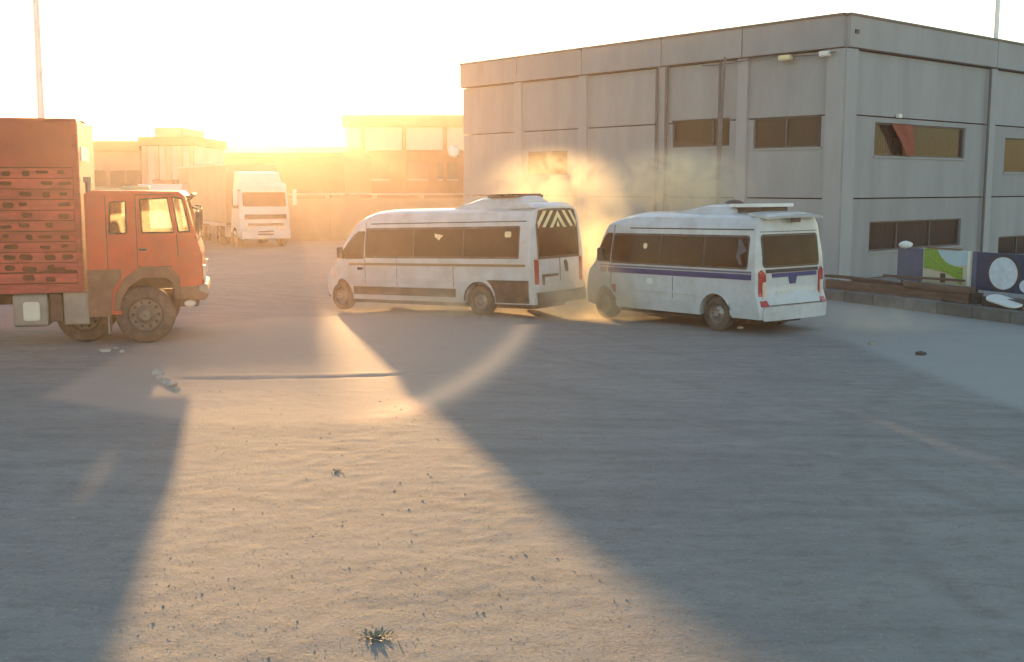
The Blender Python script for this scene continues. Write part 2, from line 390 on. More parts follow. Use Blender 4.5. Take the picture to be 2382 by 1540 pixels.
# ------------------------------------------------------------------ grey building
BC = Vector((9.95, 34.16)); BL = Vector((-2.08, 48.11)); BR = Vector((18.89, 42.24)); BH = 7.98
dl = (BL-BC).normalized(); dr = Vector((-dl.y, dl.x)); dr = dr if dr.dot(BR-BC) > 0 else -dr
LL = (BL-BC).length; LR = 26.0
def face_sz(u, v, dirv):                                  # where a sight line meets a face: (distance from corner, height)
    r = ray(u, v); nrm = Vector((-dirv.y, dirv.x))
    t = nrm.dot(BC)/(nrm.x*r.x+nrm.y*r.y)
    return (Vector((r.x*t, r.y*t))-BC).dot(dirv), 2.9+r.z*t
build = empty('grey_building', (BC.x, BC.y, 0))
tag(build, 'large grey precast concrete industrial building with strip windows behind the two vans', 'building')
def fm(dirv):
    out = Vector((-dirv.y, dirv.x)); out = -out if out.dot(-BC) < 0 else out
    return lambda s, z, d_: (dirv.x*s+out.x*d_, dirv.y*s+out.y*d_, z)
ZR = [0.0, 2.52, 5.05, 6.98]
def sub_rect(rc, hs):
    rects = [rc]
    for h in hs:
        new = []
        for (a, b_, c_, d_) in rects:
            x0, x1, z0, z1 = max(a, h[0]), min(b_, h[1]), max(c_, h[2]), min(d_, h[3])
            if x0 >= x1 or z0 >= z1: new.append((a, b_, c_, d_)); continue
            if a < x0: new.append((a, x0, c_, d_))
            if x1 < b_: new.append((x1, b_, c_, d_))
            if c_ < z0: new.append((x0, x1, c_, z0))
            if z1 < d_: new.append((x0, x1, z1, d_))
        rects = new
    return rects
def make_face(dirv, joints, wins, colw, length):
    f = fm(dirv)
    holes = [w_[:4] for w_ in wins]
    for j0, j1 in zip(joints, joints[1:]):
        for z0, z1 in zip(ZR, ZR[1:]):
            m_ = MB(); g = .022
            for rc in sub_rect((j0+g, j1-g, z0+g, z1-g), holes):
                m_.slab(rect(*rc), -.16, 0, f)
            m_.build('wall_panel', M['concrete'], build)
    for j in joints[1:-1]:
        MB().slab(rect(j-colw/2, j+colw/2, 0, 6.98), -.1, .10, f).build('column', M['column'], build, bevel=.015)
    # fascia panels
    for j0, j1 in zip(joints, joints[1:]):
        MB().slab(rect(j0+.02 if j0 > 0 else .0, j1-.02, 7.02, 7.93), -.2, .16, f).build('fascia_panel', M['fascia'], build, bevel=.01)
    MB().slab(rect(-.05, length, 7.93, 8.0), -.25, .20, f).build('coping', M['coping'], build)
    MB().slab(rect(.05, length-.05, 6.985, 7.018), -.2, .12, f).build('joint_strip', M['joint'], build)
    MB().slab(rect(.05, length-.05, 0, 7.0), -.9, -.55, f).build('inner_wall', M['joint'], build)
    for (s0, s1, z0, z1, style) in wins:
        fr = MB()
        for rc in ((s0, s1, z0, z0+.05), (s0, s1, z1-.05, z1), (s0, s0+.05, z0+.05, z1-.05), (s1-.05, s1, z0+.05, z1-.05)):
            fr.slab(rect(*rc), -.15, -.07, f)
        nm = style.get('mull', [.5])
        for q in nm:
            sx = lerp(s0, s1, q); fr.slab(rect(sx-.025, sx+.025, z0+.05, z1-.05), -.148, -.075, f)
        wo = fr.build('window', M['frame'], build)
        qs = [0]+nm+[1]
        for a, b_ in zip(qs, qs[1:]):
            MB().slab(rect(lerp(s0, s1, a)+.03, lerp(s0, s1, b_)-.03, z0+.04, z1-.04), -.125, -.115, f).build('pane', M['pane'], wo)
        for (a, b_, mm) in style.get('cur', []):
            c0, c1 = lerp(s0, s1, a), lerp(s0, s1, b_); cm = MB(); k = max(4, int((c1-c0)/.07))
            pts = [(c0+(c1-c0)*i/k) for i in range(k+1)]
            for i in range(k):
                d0 = -.25+.03*(i % 2); cm.slab(rect(pts[i], pts[i+1], z0-.05, z1+.02), d0-.01, d0, f)
            cm.build('curtain', M[mm], wo)
        MB().slab(rect(s0-.04, s1+.04, z0-.05, z0), -.05, .04, f).build('window_sill', M['column'], wo)
    return f
def win(u0, v0, u1, v1, dirv, **k):
    a = face_sz(u0, (v0+v1)/2, dirv)[0]; b_ = face_sz(u1, (v0+v1)/2, dirv)[0]
    um = (u0+u1)/2; z1 = face_sz(um, v0, dirv)[1]; z0 = face_sz(um, v1, dirv)[1]
    return (min(a, b_), max(a, b_), z0, z1, k)
jl = [0.0]+[face_sz(u, 300, dl)[0] for u in (1728, 1542, 1358, 1208)]+[LL]
wl = [win(1752, 271, 1910, 344, dl, mull=[.52], cur=[(.0, .45, 'curtain'), (.5, .8, 'curtain')]),
      win(1563, 277, 1697, 342, dl, mull=[.3], cur=[(.05, .6, 'curtain')]),
      win(1226, 352, 1320, 408, dl, mull=[.5], cur=[(.1, .9, 'curtain')])]
fl = make_face(dl, jl, wl, .42, LL)
jr = [0.0, face_sz(2302, 300, dr)[0], face_sz(2302, 300, dr)[0]*2.05, face_sz(2302, 300, dr)[0]*3.1, LR]
wr = [win(2034, 291, 2245, 366, dr, mull=[.42], cur=[(.04, .3, 'curtain'), (.46, .96, 'curtain')]),
      win(2022, 512, 2234, 578, dr, mull=[.3, .66], cur=[(.05, .28, 'curtain'), (.5, .62, 'curtain')]),
      win(2336, 325, 2500, 402, dr, mull=[.5], cur=[(.2, .9, 'curtain')]),
      win(2322, 546, 2480, 592, dr, mull=[.28], cur=[(.3, .9, 'cream')])]
frr = make_face(dr, jr, wr, .42, LR)
# corner column, roof, back
co_ = MB(); co_.slab(rect(-.07, .55, 0, 6.98), -.05, .11, fl).slab(rect(-.07, .55, 0, 6.98), -.05, .113, frr)
co_.build('column', M['column'], build)
rf = MB(); a_ = dl*LL; b2 = dr*LR
rf.slab([(0, 0), (LL, 0), (LL, LR), (0, LR)], 7.6, 7.7, lambda s, t, z: (dl.x*s+dr.x*t-.0, dl.y*s+dr.y*t, z)).build('roof', M['joint'], build)
rf = MB()
rf.slab([(LL-.3, .3), (LL-.05, .3), (LL-.05, LR), (LL-.3, LR)], 0, 7.9, lambda s, t, z: (dl.x*s+dr.x*t, dl.y*s+dr.y*t, z))
rf.slab([(.3, LR-.3), (LL, LR-.3), (LL, LR-.05), (.3, LR-.05)], 0, 7.9, lambda s, t, z: (dl.x*s+dr.x*t, dl.y*s+dr.y*t, z)).build('wall', M['concrete'], build)
# downpipes on the wall
for u, z0 in ((1534, 0), (1556, 0), (1680, 0)):
    s_ = face_sz(u, 300, dl)[0]
    MB().tube([fl(s_, z0, .17), fl(s_, 6.95, .17)], .05).build('downpipe', M['pipe'], build)
MB().tube([frr(jr[1]-.42, 0, .15), frr(jr[1]-.42, 6.95, .15)], .045).build('downpipe', M['pipe'], build)
# cable under the fascia and vents
MB().tube([fl(s_, 6.90-.05*math.sin(s_*1.7), .2) for s_ in arange(.2, 5.4, .3)], .02, 5).build('cable', M['pipe'], build)
MB().slab(rect(.22, .42, 7.42, 7.54), .16, .19, frr).build('vent', M['black_trim'], build)
# objects fixed on the facade: own things
def facade_thing(name, label, cat, f, s, z, d_): 
    p = f(s, z, d_); return tag(empty(name, (BC.x+p[0], BC.y+p[1], z), math.atan2(dl.y, dl.x) if f is fl else math.atan2(dr.y, dr.x)), label, cat)
for u, L_, wd, colr in ((1838, 'wide cream flood lamp under the building fascia, left of its smaller neighbour', .42, 'cream'), (1929, 'small white flood lamp under the fascia next to the building corner', .30, 'white_plastic')):
    s_ = face_sz(u, 118, dl)[0]; t = facade_thing('flood_lamp', L_, 'lamp', fl, s_, 6.86, .2)
    MB().box(-wd/2, wd/2, -.1, .14, -.08, .07).build('housing', M['white_plastic'] if colr != 'cream' else M['cream'], t, bevel=.03)
    MB().box(-wd*.4, wd*.4, -.08, .10, -.095, -.082).build('lens', M['clear_lens'], t)
# red cloth hanging at open window
t = facade_thing('hanging_cloth', 'red brown cloth hanging crookedly out of the upper window right of the building corner', 'cloth', frr, face_sz(2095, 325, dr)[0], 4.95, .1)
sA = lambda u, v: face_sz(u, v, dr)
s_c = face_sz(2095, 325, dr)[0]
pl = [(sA(u, v)[0]-s_c, sA(u, v)[1]-4.95) for u, v in ((2066, 288), (2118, 292), (2120, 362), (2100, 362), (2085, 325))]
MB().slab(pl, -.02, .02, lambda x, z, d_: (x, d_+.03*math.sin(z*9+x*7), z), cu=arange(-.3, .3, .08), cw=arange(-.5, .3, .08)).build('cloth', M['red_cloth'], t, smooth=True)
MB().box(-.42, -.22, -.05, .05, .10, .22).build('clip', M['white_plastic'], t)
# white round lamp on the far left edge of the building
p_ = fl(LL-.1, 4.35, .25)
t = tag(empty('wall_lamp', (BC.x+p_[0]-.25, BC.y+p_[1], 4.35)), 'round white lamp on the far left edge of the grey building', 'lamp')
MB().lathe([(.02, -.2), (.2, -.17), (.27, -.05), (.27, .02), (.02, .08)], 16).build('shade', M['white_plastic'], t, smooth=True)
MB().tube([(0, .02, 0), (.3, .1, .05)], .03).build('bracket', M['pipe'], t)
# thin pole on roof at right, and slim post in front of left facade
Pq = ray(2315, 100); tq = 40.5/Pq.y
t = tag(empty('roof_mast', (Pq.x*tq, 40.5, 7.7)), 'thin pale mast standing on the roof near the right edge', 'mast')
MB().tube([(0, 0, 0), (0, 0, 6.0)], [.10, .085], 10).build('pole', M['pole'], t, smooth=True)
MB().lathe([(.2, 0), (.2, .06), (.1, .1), (.1, .14)], 12, 'Z').build('base_plate', M['pipe'], t)
Pq = ray(1670, 460); tq = 30.5/Pq.y
t = tag(empty('wall_post', (Pq.x*tq, 30.5, gz(Pq.x*tq, 30.5))), 'slim dark post rising in front of the grey facade between the upper windows', 'post')
MB().tube([(0, 0, 0), (0, 0, 3.4), (.10, 0, 6.3)], [.055, .05, .035], 8).build('shaft', M['pipe'], t, smooth=True)
MB().lathe([(.14, 0), (.14, .04), (.07, .08), (.07, .12)], 12, 'Z').build('base_plate', M['pipe'], t)
# thin pale pole beyond the red truck
Pq = ray(92, 200); tq = 30/Pq.y
t = tag(empty('lamp_mast', (Pq.x*tq, 30, 0)), 'tall pale mast rising into the white sky behind the red truck', 'mast')
MB().tube([(0, 0, 0), (0, 0, 5), (0.05, 0, 11.5)], [.11, .09, .07], 10).build('pole', M['pole'], t, smooth=True)
MB().lathe([(.22, 0), (.22, .05), (.12, .1), (.12, .16)], 12, 'Z').build('base_plate', M['pipe'], t)

# ------------------------------------------------------------------ wheels
def wheel(parent, x, y, r, wd, side, rim='rim', z=None, truck=False):
    z = r if z is None else z
    e = empty('wheel', (x, y, z)); e.parent = parent
    s = side                                            # outer face towards s*y
    h = wd/2
    MB().lathe([(r*.56, -h*.8), (r*.60, -h), (r*.9, -h*1.02), (r*.98, -h*.8), (r, -h*.5), (r, h*.5), (r*.98, h*.8), (r*.9, h*1.02), (r*.60, h), (r*.56, h*.8)], 36, cap=False).build('tyre', M['rubber'], e, smooth=True, ang=50)
    o = h*.75*s
    if truck:
        prof = [(r*.60, o), (r*.57, o-.02*s), (r*.50, o-.07*s), (r*.34, o-.06*s), (r*.30, o+.0*s), (r*.20, o+.03*s), (r*.18, o+.09*s), (.02, o+.1*s)]
    else:
        prof = [(r*.60, o), (r*.57, o-.02*s), (r*.50, o-.06*s), (r*.30, o-.02*s), (r*.16, o-.0*s), (r*.15, o+.02*s), (.01, o+.02*s)]
    MB().lathe(prof, 28, cap=False).build('rim', M[rim], e, smooth=True, ang=60)
    nb = 10 if truck else 8; m_ = MB(); m2 = MB()
    for k in range(nb):
        a = 2*math.pi*k/nb
        for mm, rr, q, dd in ((m_, r*.255, .016, .045), (m2, r*.43, r*.055, -.045)):
            cx, cz = rr*math.cos(a), rr*math.sin(a)
            mm.tube([(cx, o+(dd-.03)*s, cz), (cx, o+dd*s, cz)], q, 8)
    tag(m_.build('wheel_nuts', M['rim'], e), kind='stuff'); tag(m2.build('rim_holes', M['joint'], e), kind='stuff')
    return e

# ------------------------------------------------------------------ vans
def make_van(P, th, pitch, zoff, spec, label):
    root = empty('minibus', (P.x, P.y, gz(P.x, P.y)+zoff), math.pi-th, pitch)
    tag(root, label, 'van')
    Lh, W, H = spec['L'], spec['W'], spec['H']
    prof0 = spec['prof']; ar = spec['ar']; wx = spec['wx']
    def rx(z): return spec['rx'](z)
    def hw(u, z):
        w_ = W - .13*sstep(z, 1.1, H+.1) - .06*sstep(z, H-.35, H)**2 - .03*sstep(.6-z, 0, .4)
        w_ -= .24*sstep(u, Lh-1.6, Lh)**1.3
        w_ -= .05*sstep(z, 1.2, 2.4)*sstep(u, Lh-2.4, Lh-1)
        return w_
    def fmap(u, z, d_):
        a = abs(d_)
        x = u + .07*a**5*(1-sstep(u, .05, .5)) - .30*a**2.6*sstep(u, Lh-1.3, Lh)
        zz = z - .11*a**5*sstep(z, H-.35, H-.02)
        return (x, d_*hw(u, z), zz)
    poly = [(rx(.32), .32)]
    poly += [(wx[0]-ar, .30)]
    def arch(cx):
        out = []
        for k in range(0, 11):
            a = math.pi-k*math.pi/10
            out.append((cx+ar*math.cos(a), .34+ar*1.0*math.sin(a) if 0 < k < 10 else .30))
        return out
    poly = [(rx(.30), .30)]+arch(wx[0])+arch(wx[1])+prof0
    poly += [(rx(z), z) for z in (H-.03, H-.15, 2.0, 1.5, 1.1, .8, .5)]
    MB().slab(poly, -1, 1, fmap, cu=arange(.15, Lh, .3), cw=arange(.45, H, .17)+[H-.05, H-.1], cd=[-.96, -.88, -.75, -.5, 0, .5, .75, .88, .96]).build('body', M[spec['paint']], root, smooth=True, ang=32, bevel=0)
    MB().box(wx[0]-ar+.02, wx[0]+ar-.02, -W+.25, W-.25, .25, .9).box(wx[1]-ar+.02, wx[1]+ar-.02, -W+.25, W-.25, .25, .9).box(.3, Lh-.6, -.6, .6, .17, .36).build('underbody', M['joint'], root)
    def smap(s, pr):
        def f(u, z, d_):
            p = fmap(u, z, s); return (p[0], p[1]+s*(pr+d_), p[2])
        return f
    def side(name, outer, m_, pr, holes=(), par=None, both=True, t=.02):
        ob = []
        for s in ((1, -1) if both else (1,)):
            ob.append(MB().slab(outer, -.03, 0, smap(s, pr), holes=holes, cu=arange(.2, Lh, .4), cw=arange(.5, H, .15)).build(name, M[m_], par or root, smooth=True, ang=40))
        return ob[0]
    def rmap(pr):
        def f(v, z, d_):
            p = fmap(rx(z), z, v/hw(0, z)); return (p[0]-pr-d_, v, p[2])
        return f
    def rear(name, outer, m_, pr, par=None, holes=()):
        return MB().slab(outer, -.03, 0, rmap(pr), holes=holes, cu=arange(-.9, .9, .15), cw=arange(.4, H, .15)).build(name, M[m_], par or root, smooth=True, ang=40)
    for it in spec['side']: side(*it)
    for it in spec['rear']: rear(*it)
    for x in wx:
        for s in (1, -1): wheel(root, x, s*(W-.15), .35, .22, s, 'rim_light')
    # arch lips
    for x in wx:
        for s in (1, -1):
            pts = []
            for k in range(0, 13):
                a = math.pi*(k/12); q = smap(s, .012)(x+(ar+.0)*math.cos(a), .34+ar*math.sin(a), 0); pts.append(q)
            MB().tube(pts, .022, 6).build('arch_lip', M[spec['lip']], root, smooth=True)
    return root, fmap, smap, rmap, side, rear

# --- van 1: high-roof minibus with chevrons
LN, H1 = 7.1, 2.50
rx1 = lambda z: .0+.05*sstep(z, 1.2, 2.5)-.06*sstep(.55-z, -.05, .05)
prof1 = [(LN-.25, .28), (LN-.04, .36), (LN, .62), (LN-.03, .86), (LN-.20, 1.05), (LN-.62, 1.25), (LN-.82, 1.33), (LN-1.25, 1.80), (LN-1.62, 2.2), (LN-1.85, 2.39), (LN-2.1, 2.47), (LN-2.5, H1)]
s1 = []
WB0, WB1 = .42, LN-1.95           # window band from rear to front pillar
s1.append(('side_window', rrect(WB0, WB1, 1.37, 2.0, .03), 'tinted', .006))
s1.append(('door_window', [(LN-1.88, 1.30), (LN-1.0, 1.30), (LN-.92, 1.36), (LN-1.5, 1.88), (LN-1.66, 1.98), (LN-1.88, 1.98)], 'tinted', .006))
s1.append(('window_frame', rrect(WB0-.05, WB1+.03, 1.32, 2.05, .04), 'black_trim', .004, [rrect(WB0, WB1, 1.37, 2.0, .03)]))
s1.append(('waist_stripe', rect(.15, LN-1.35, 1.14, 1.20), 'gold_line', .008))
s1.append(('door_handle', rrect(LN-1.86, LN-1.68, 1.03, 1.09, .02), 'black_trim', .035))
s1.append(('sill_trim', rect(2.25, LN-1.50, .42, .62), 'black_trim', .012))
s1.append(('rear_lower_trim', [(.06, .33), (1.06, .33), (1.08, .55), (1.18, .72), (1.32, .84), (.06, .84)], 'black_trim', .012))
s1.append(('door_seam', rect(LN-1.93, LN-1.915, .7, 2.2), 'joint', .004))
s1.append(('door_seam', rect(2.3, 2.315, .65, 1.14), 'joint', .004))
r1 = []
r1.append(('rear_window', [(-.76, 1.36), (.76, 1.36), (.76, 2.05), (.66, 2.38), (-.66, 2.38), (-.76, 2.05)], 'tinted', .006))
r1.append(('window_frame', [(-.81, 1.30), (.81, 1.30), (.81, 2.05), (.70, 2.42), (-.70, 2.42), (-.81, 2.05)], 'black_trim', .004, None, [[(-.76, 1.36), (.76, 1.36), (.76, 2.05), (.66, 2.38), (-.66, 2.38), (-.76, 2.05)]]))
r1.append(('rear_bumper', rect(-.93, .93, .30, .57), 'black_trim', .05))
r1.append(('door_seam', rect(-.012, .012, .6, 1.30), 'joint', .004))
r1.append(('tail_light', rect(.80, .93, .62, 1.30), 'red_lens', .01))
r1.append(('tail_light', rect(-.93, -.80, .62, 1.30), 'red_lens', .01))
r1.append(('number_plate', rect(.12, .64, .76, .88), 'plate', .012))
r1.append(('plate_surround', rect(.08, .68, .90, .96), 'black_trim', .014))
r1.append(('plate_surround', rect(.60, .68, .68, .90), 'black_trim', .014))
r1.append(('door_handle', [(-.30, .98), (-.22, .98), (-.16, 1.22), (-.22, 1.25), (-.28, 1.16)], 'black_trim', .03))
spec1 = dict(L=LN, W=1.04, H=H1, prof=prof1, rx=rx1, ar=.44, wx=[1.55, 6.1], side=s1, rear=r1, paint='van_white', lip='black_trim')
van1, fmap1, smap1, rmap1, side1, rear1 = make_van(V1P, V1T, .034, .05, spec1, 'white high-roof minibus with cream chevrons across the top of its rear window')
for sgn in (1, -1):
    for pts in ([(.0, 2.37), (.0, 2.22), (.20, 1.99), (.32, 1.99)], [(.16, 2.37), (.28, 2.37), (.60, 2.01), (.49, 2.00)], [(.42, 2.37), (.54, 2.37), (.745, 2.12), (.745, 1.98)]):
        rear1('chevron_stripe', [(sgn*px, pz) for px, pz in pts], 'cream', .010)
rear1('chevron_centre', [(0, 2.14), (-.06, 2.03), (-.03, 2.0), (.03, 2.0), (.06, 2.03)], 'cream', .010)
def roof_unit(root, x0, x1, hw_, z0, hh, m_, name, nose):
    P = [(x0, z0), (x1, z0), (lerp(x1, x0, nose), z0+hh*.8), (lerp(x1, x0, nose*1.35), z0+hh), (x0+.18, z0+hh), (x0+.02, z0+hh*.55)]
    def f(u, z, d_):
        a = abs(d_); k = sstep(z, z0, z0+hh)
        return (u-.12*a**3*(1 if u > (x0+x1)/2 else -1), d_*hw_*(1-.10*k), z-.05*a**4*k)
    return MB().slab(P, -1, 1, f, cu=arange(x0+.1, x1, .2), cw=[z0+hh*.3, z0+hh*.6, z0+hh*.9], cd=[-.9, -.7, -.3, 0, .3, .7, .9]).build(name, m_, root, smooth=True, ang=40)
ac = roof_unit(van1, .55, 2.75, .62, H1-.05, .27, M['van_white'], 'roof_air_conditioner', .30)
g = MB().box(.75, 1.55, -.45, .62, H1+.19, H1+.245)
for k in range(9): g.box(.79+k*.085, .83+k*.085, -.42, .60, H1+.245, H1+.27)
g.build('grille', M['black_trim'], ac)
MB().slab([(.0, 0), (.75, 0), (.55, .1), (.15, .1)], -.8, .8, lambda u, z, d_: (u+.05+.15*abs(d_)**3, d_, H1-.04+z-.06*abs(d_)**3), cd=arange(-.7, .7, .2)).build('roof_fairing', M['van_white'], van1, smooth=True)
for x in (2.0, 3.55):
    side1('window_divider', rect(x-.02, x+.02, 1.37, 2.0), 'black_trim', .009)
side1('window_light_patch', [(2.62, 1.86), (2.90, 1.90), (2.88, 1.82), (2.74, 1.74), (2.70, 1.80)], 'cream', .008, both=False)  # pale shapes on the glass, standing in for reflections and see-through brightness
side1('window_light_patch', rrect(.62, .80, 1.80, 1.93, .03), 'cream', .008, both=False)
# mirror, lamps, front parts
def front_parts(root, fmap, smap, LN, pr, zw, wsh):
    for s in (1, -1):
        q = smap(s, 0)(LN-1.25, 1.42, 0)
        m_ = MB().tube([q, (q[0]+.06, q[1]+s*.14, q[2]+.02)], .025)
        arm = m_.build('mirror', M['black_trim'], root)
        MB().box(q[0]-.02, q[0]+.12, q[1]+s*.10, q[1]+s*.24, q[2]-.10, q[2]+.18).build('mirror_shell', M['black_trim'], arm, bevel=.04)
        hl = MB().slab([(LN-.75, .88), (LN-.28, .80), (LN-.22, .93), (LN-.55, 1.08)], -.03, .01, smap(s, .004), cu=arange(LN-.8, LN, .15)).build('headlight', M['clear_lens'], root)
    f = lambda v, t, d_: None
    # windscreen, mapped on the nose profile
    (xa, za), (xb, zb) = wsh
    nx, nz = (zb-za), -(xb-xa); ln = math.hypot(nx, nz); nx, nz = nx/ln, nz/ln
    if nx < 0: nx, nz = -nx, -nz
    def fw(v, t, d_):
        u = lerp(xa, xb, t); z = lerp(za, zb, t); p = fmap(u, z, v)
        return (p[0]+nx*d_, p[1], p[2]+nz*d_)
    MB().slab(rect(-.86, .86, 0.04, .96), -.03, .018, fw, cu=arange(-.75, .75, .15), cw=[.25, .5, .75]).build('windscreen', M['tinted'], root, smooth=True)
    MB().slab(rect(-.7, .7, .45, .72), -.05, .02, lambda v, z, d_: (fmap(LN-.005, z, v)[0]+d_, fmap(LN-.005, z, v)[1], z), cu=arange(-.6, .6, .15)).build('front_grille', M['black_trim'], root)
    MB().slab(rect(-.9, .9, .30, .42), -.05, .03, lambda v, z, d_: (fmap(LN-.03, z, v)[0]+d_, fmap(LN-.03, z, v)[1], z), cu=arange(-.8, .8, .15)).build('front_bumper', M['black_trim'], root)
side1('body_moulding', rect(2.25, LN-1.6, .78, .81), 'van_white', .018)
side1('roof_gutter', rect(.15, LN-2.1, 2.14, 2.165), 'joint', .004)
side1('door_seam', rect(4.1, 4.112, .65, 1.32), 'joint', .004)
front_parts(van1, fmap1, smap1, LN, prof1, 0, ((LN-.86, 1.37), (LN-1.60, 2.18)))

# --- van 2: blue-striped minibus
L2, H2 = 5.6, 2.38
rx2 = lambda z: .02+.10*sstep(z, 1.15, 2.4)-.10*sstep(.62-z, -.03, .05)
prof2 = [(L2-.25, .28), (L2-.03, .36), (L2, .62), (L2-.03, .90), (L2-.12, 1.10), (L2-.40, 1.26), (L2-.85, 1.80), (L2-1.12, 2.1), (L2-1.30, 2.23), (L2-1.55, 2.32), (L2-2.0, H2)]
s2 = [('side_window', rrect(.28, L2-1.42, 1.30, 1.88, .06), 'tinted', .006),
      ('door_window', [(L2-1.34, 1.28), (L2-.62, 1.28), (L2-.55, 1.36), (L2-.95, 1.80), (L2-1.12, 1.92), (L2-1.34, 1.92)], 'tinted', .006),
      ('window_frame', rrect(.24, L2-1.38, 1.26, 1.92, .07), 'black_trim', .004, [rrect(.28, L2-1.42, 1.30, 1.88, .06)]),
      ('waist_stripe', rect(.12, L2-.9, 1.06, 1.17), 'blue_line', .008),
      ('waist_stripe', rect(.12, L2-.9, 1.19, 1.225), 'slate', .008),
      ('fuel_flap', rrect(2.9, 3.07, .86, .98, .03), 'white_plastic', .01),
      ('marker_light', rect(L2-1.55, L2-1.42, .62, .80), 'red_lens', .012),
      ('door_seam', rect(L2-1.385, L2-1.37, .6, 2.1), 'joint', .004),
      ('door_seam', rect(2.3, 2.315, .6, 1.05), 'joint', .004)]
r2 = [('rear_window', rrect(-.80, .82, 1.33, 1.90, .07), 'tinted', .006),
      ('window_frame', rrect(-.84, .86, 1.29, 1.94, .08), 'black_trim', .004, None, [rrect(-.80, .82, 1.33, 1.90, .07)]),
      ('tail_light', [(.80, .55), (.97, .55), (.97, 1.20), (.90, 1.26), (.80, 1.16)], 'red_lens', .02),
      ('tail_light', [(-.97, .55), (-.80, .55), (-.80, 1.16), (-.90, 1.26), (-.97, 1.20)], 'red_lens', .02),
      ('reversing_light', rrect(.79, .89, .70, 1.02, .03), 'clear_lens', .045),
      ('reversing_light', rrect(-.93, -.84, .68, 1.0, .03), 'clear_lens', .045),
      ('trunk_garnish', rect(-.72, .62, 1.10, 1.18), 'blue_line', .02),
      ('door_handle', [(-.06, .96), (.10, .96), (.14, 1.10), (-.10, 1.10)], 'blue_line', .022),
      ('waist_stripe', rect(-.79, .79, 1.19, 1.26), 'joint', .008),
      ('number_plate', rect(-.02, .50, .72, .84), 'plate', .012),
      ('bumper_seam', rect(-.95, .95, .555, .57), 'joint', .006),
      ('sensor', rrect(.80, .87, .44, .51, .03), 'joint', .012),
      ('sensor', rrect(-.87, -.80, .44, .51, .03), 'joint', .012),
      ('rear_bumper', rrect(-.95, .95, .27, .54, .05), 'van_white2', .03),
      ('reflector', rect(-.7, -.38, .62, .68), 'slate', .01)]
spec2 = dict(L=L2, W=1.04, H=H2, prof=prof2, rx=rx2, ar=.43, wx=[1.12, 4.45], side=s2, rear=r2, paint='van_white2', lip='van_white2')
van2, fmap2, smap2, rmap2, side2, rear2 = make_van(V2P, V2T, .02, .02, spec2, 'white minibus with a navy stripe and roof spoiler, nearest the grey building')
side2('body_moulding', rect(1.7, L2-1.65, .70, .725), 'van_white2', .02)
side2('roof_gutter', rect(.15, L2-1.9, 2.02, 2.045), 'joint', .004)
rear2('door_seam', rect(-.86, .86, 1.98, 1.992), 'joint', .004)
front_parts(van2, fmap2, smap2, L2, prof2, 0, ((L2-.44, 1.31), (L2-1.10, 2.06)))
for x in (1.45, 2.7):
    side2('window_divider', rect(x-.02, x+.02, 1.30, 1.88), 'black_trim', .009)
side2('window_light_patch', rrect(3.10, 3.22, 1.60, 1.72, .05), 'cream', .008, both=False)  # bright spots of the glass imitated by pale pieces laid on it
side2('window_light_patch', [(.32, 1.62), (.50, 1.84), (.58, 1.84), (.56, 1.66), (.60, 1.50), (.50, 1.36), (.42, 1.34), (.50, 1.54)], 'curtain', .008, both=False)
ac2 = roof_unit(van2, 1.0, 3.0, .60, H2-.05, .20, M['van_white2'], 'roof_air_conditioner', .45)
MB().blob((1.75, -.2, H2+.13), .22, 2, 0, (1, 1, .5)).build('fan_cover', M['black_trim'], ac2, smooth=True)
MB().slab(rrect(.42, 1.25, -.55, .55, .1), 0, .07, lambda u, v, z: (u, v, H2+.08+z)).build('roof_hatch', M['white_plastic'], van2, bevel=.02)
MB().box(.55, 1.1, -.45, .45, H2-.06, H2+.08).build('hatch_base', M['black_trim'], van2)
MB().slab([(-.12, H2-.08), (.42, H2-.0), (.40, H2-.05), (-.10, H2-.13)], -.82, .82, lambda u, z, d_: (u+.10*abs(d_)**3, d_, z-.05*abs(d_)**3), cd=arange(-.7, .7, .2)).build('spoiler', M['van_white2'], van2, smooth=True)
MB().box(-.05, .0, -.12, .12, H2-.22, H2-.12).build('brake_light', M['black_trim'], van2)
MB().box(.5, 1.4, .5, .62, .15, .25).tube([(.0, .5, .25), (.5, .5, .22)], .04).build('exhaust', M['chassis'], van2)

# ------------------------------------------------------------------ red truck
TP = Vector((-6.78, 20.55)); TY = R(14)
tr = empty('red_truck', (TP.x, TP.y, gz(TP.x, TP.y)), TY)
tag(tr, 'orange red lorry with a tall slatted cargo body at the left edge', 'truck')
TW = 2.35
sidef = lambda y: (lambda x, z, d_: (x, y+d_, z))
cab = [(-.98, .55), (-.40, .55), (-.52, .90), (-.34, 1.20), (-.05, 1.37), (.44, 1.37), (.60, 1.18), (.62, 1.00), (1.04, 1.00), (1.05, 1.15), (1.04, 1.65), (.94, 2.02), (.77, 2.72), (.68, 2.80), (-.82, 2.82), (-.98, 2.76)]
h1 = [(-.57, 2.04), (-.27, 2.04), (-.27, 2.62), (-.54, 2.60)]
h2 = [(.0, 2.05), (.56, 2.05), (.46, 2.68), (-.02, 2.66)]
h3 = [(.64, 2.06), (.84, 2.06), (.72, 2.66), (.55, 2.70)]
for y0, y1, dd in ((0, .05, 0), (TW-.05, TW, 0)):
    MB().slab(cab, y0, y1, lambda x, z, d_: (x, d_, z), holes=[h1, h2, h3]).build('cab_side', M['cab_red'], tr, bevel=.02)
    for h in (h1, h2, h3):
        MB().slab(h, y0+.02, y0+.028, lambda x, z, d_: (x, d_, z)).build('side_window', M['dusty_glass'], tr)
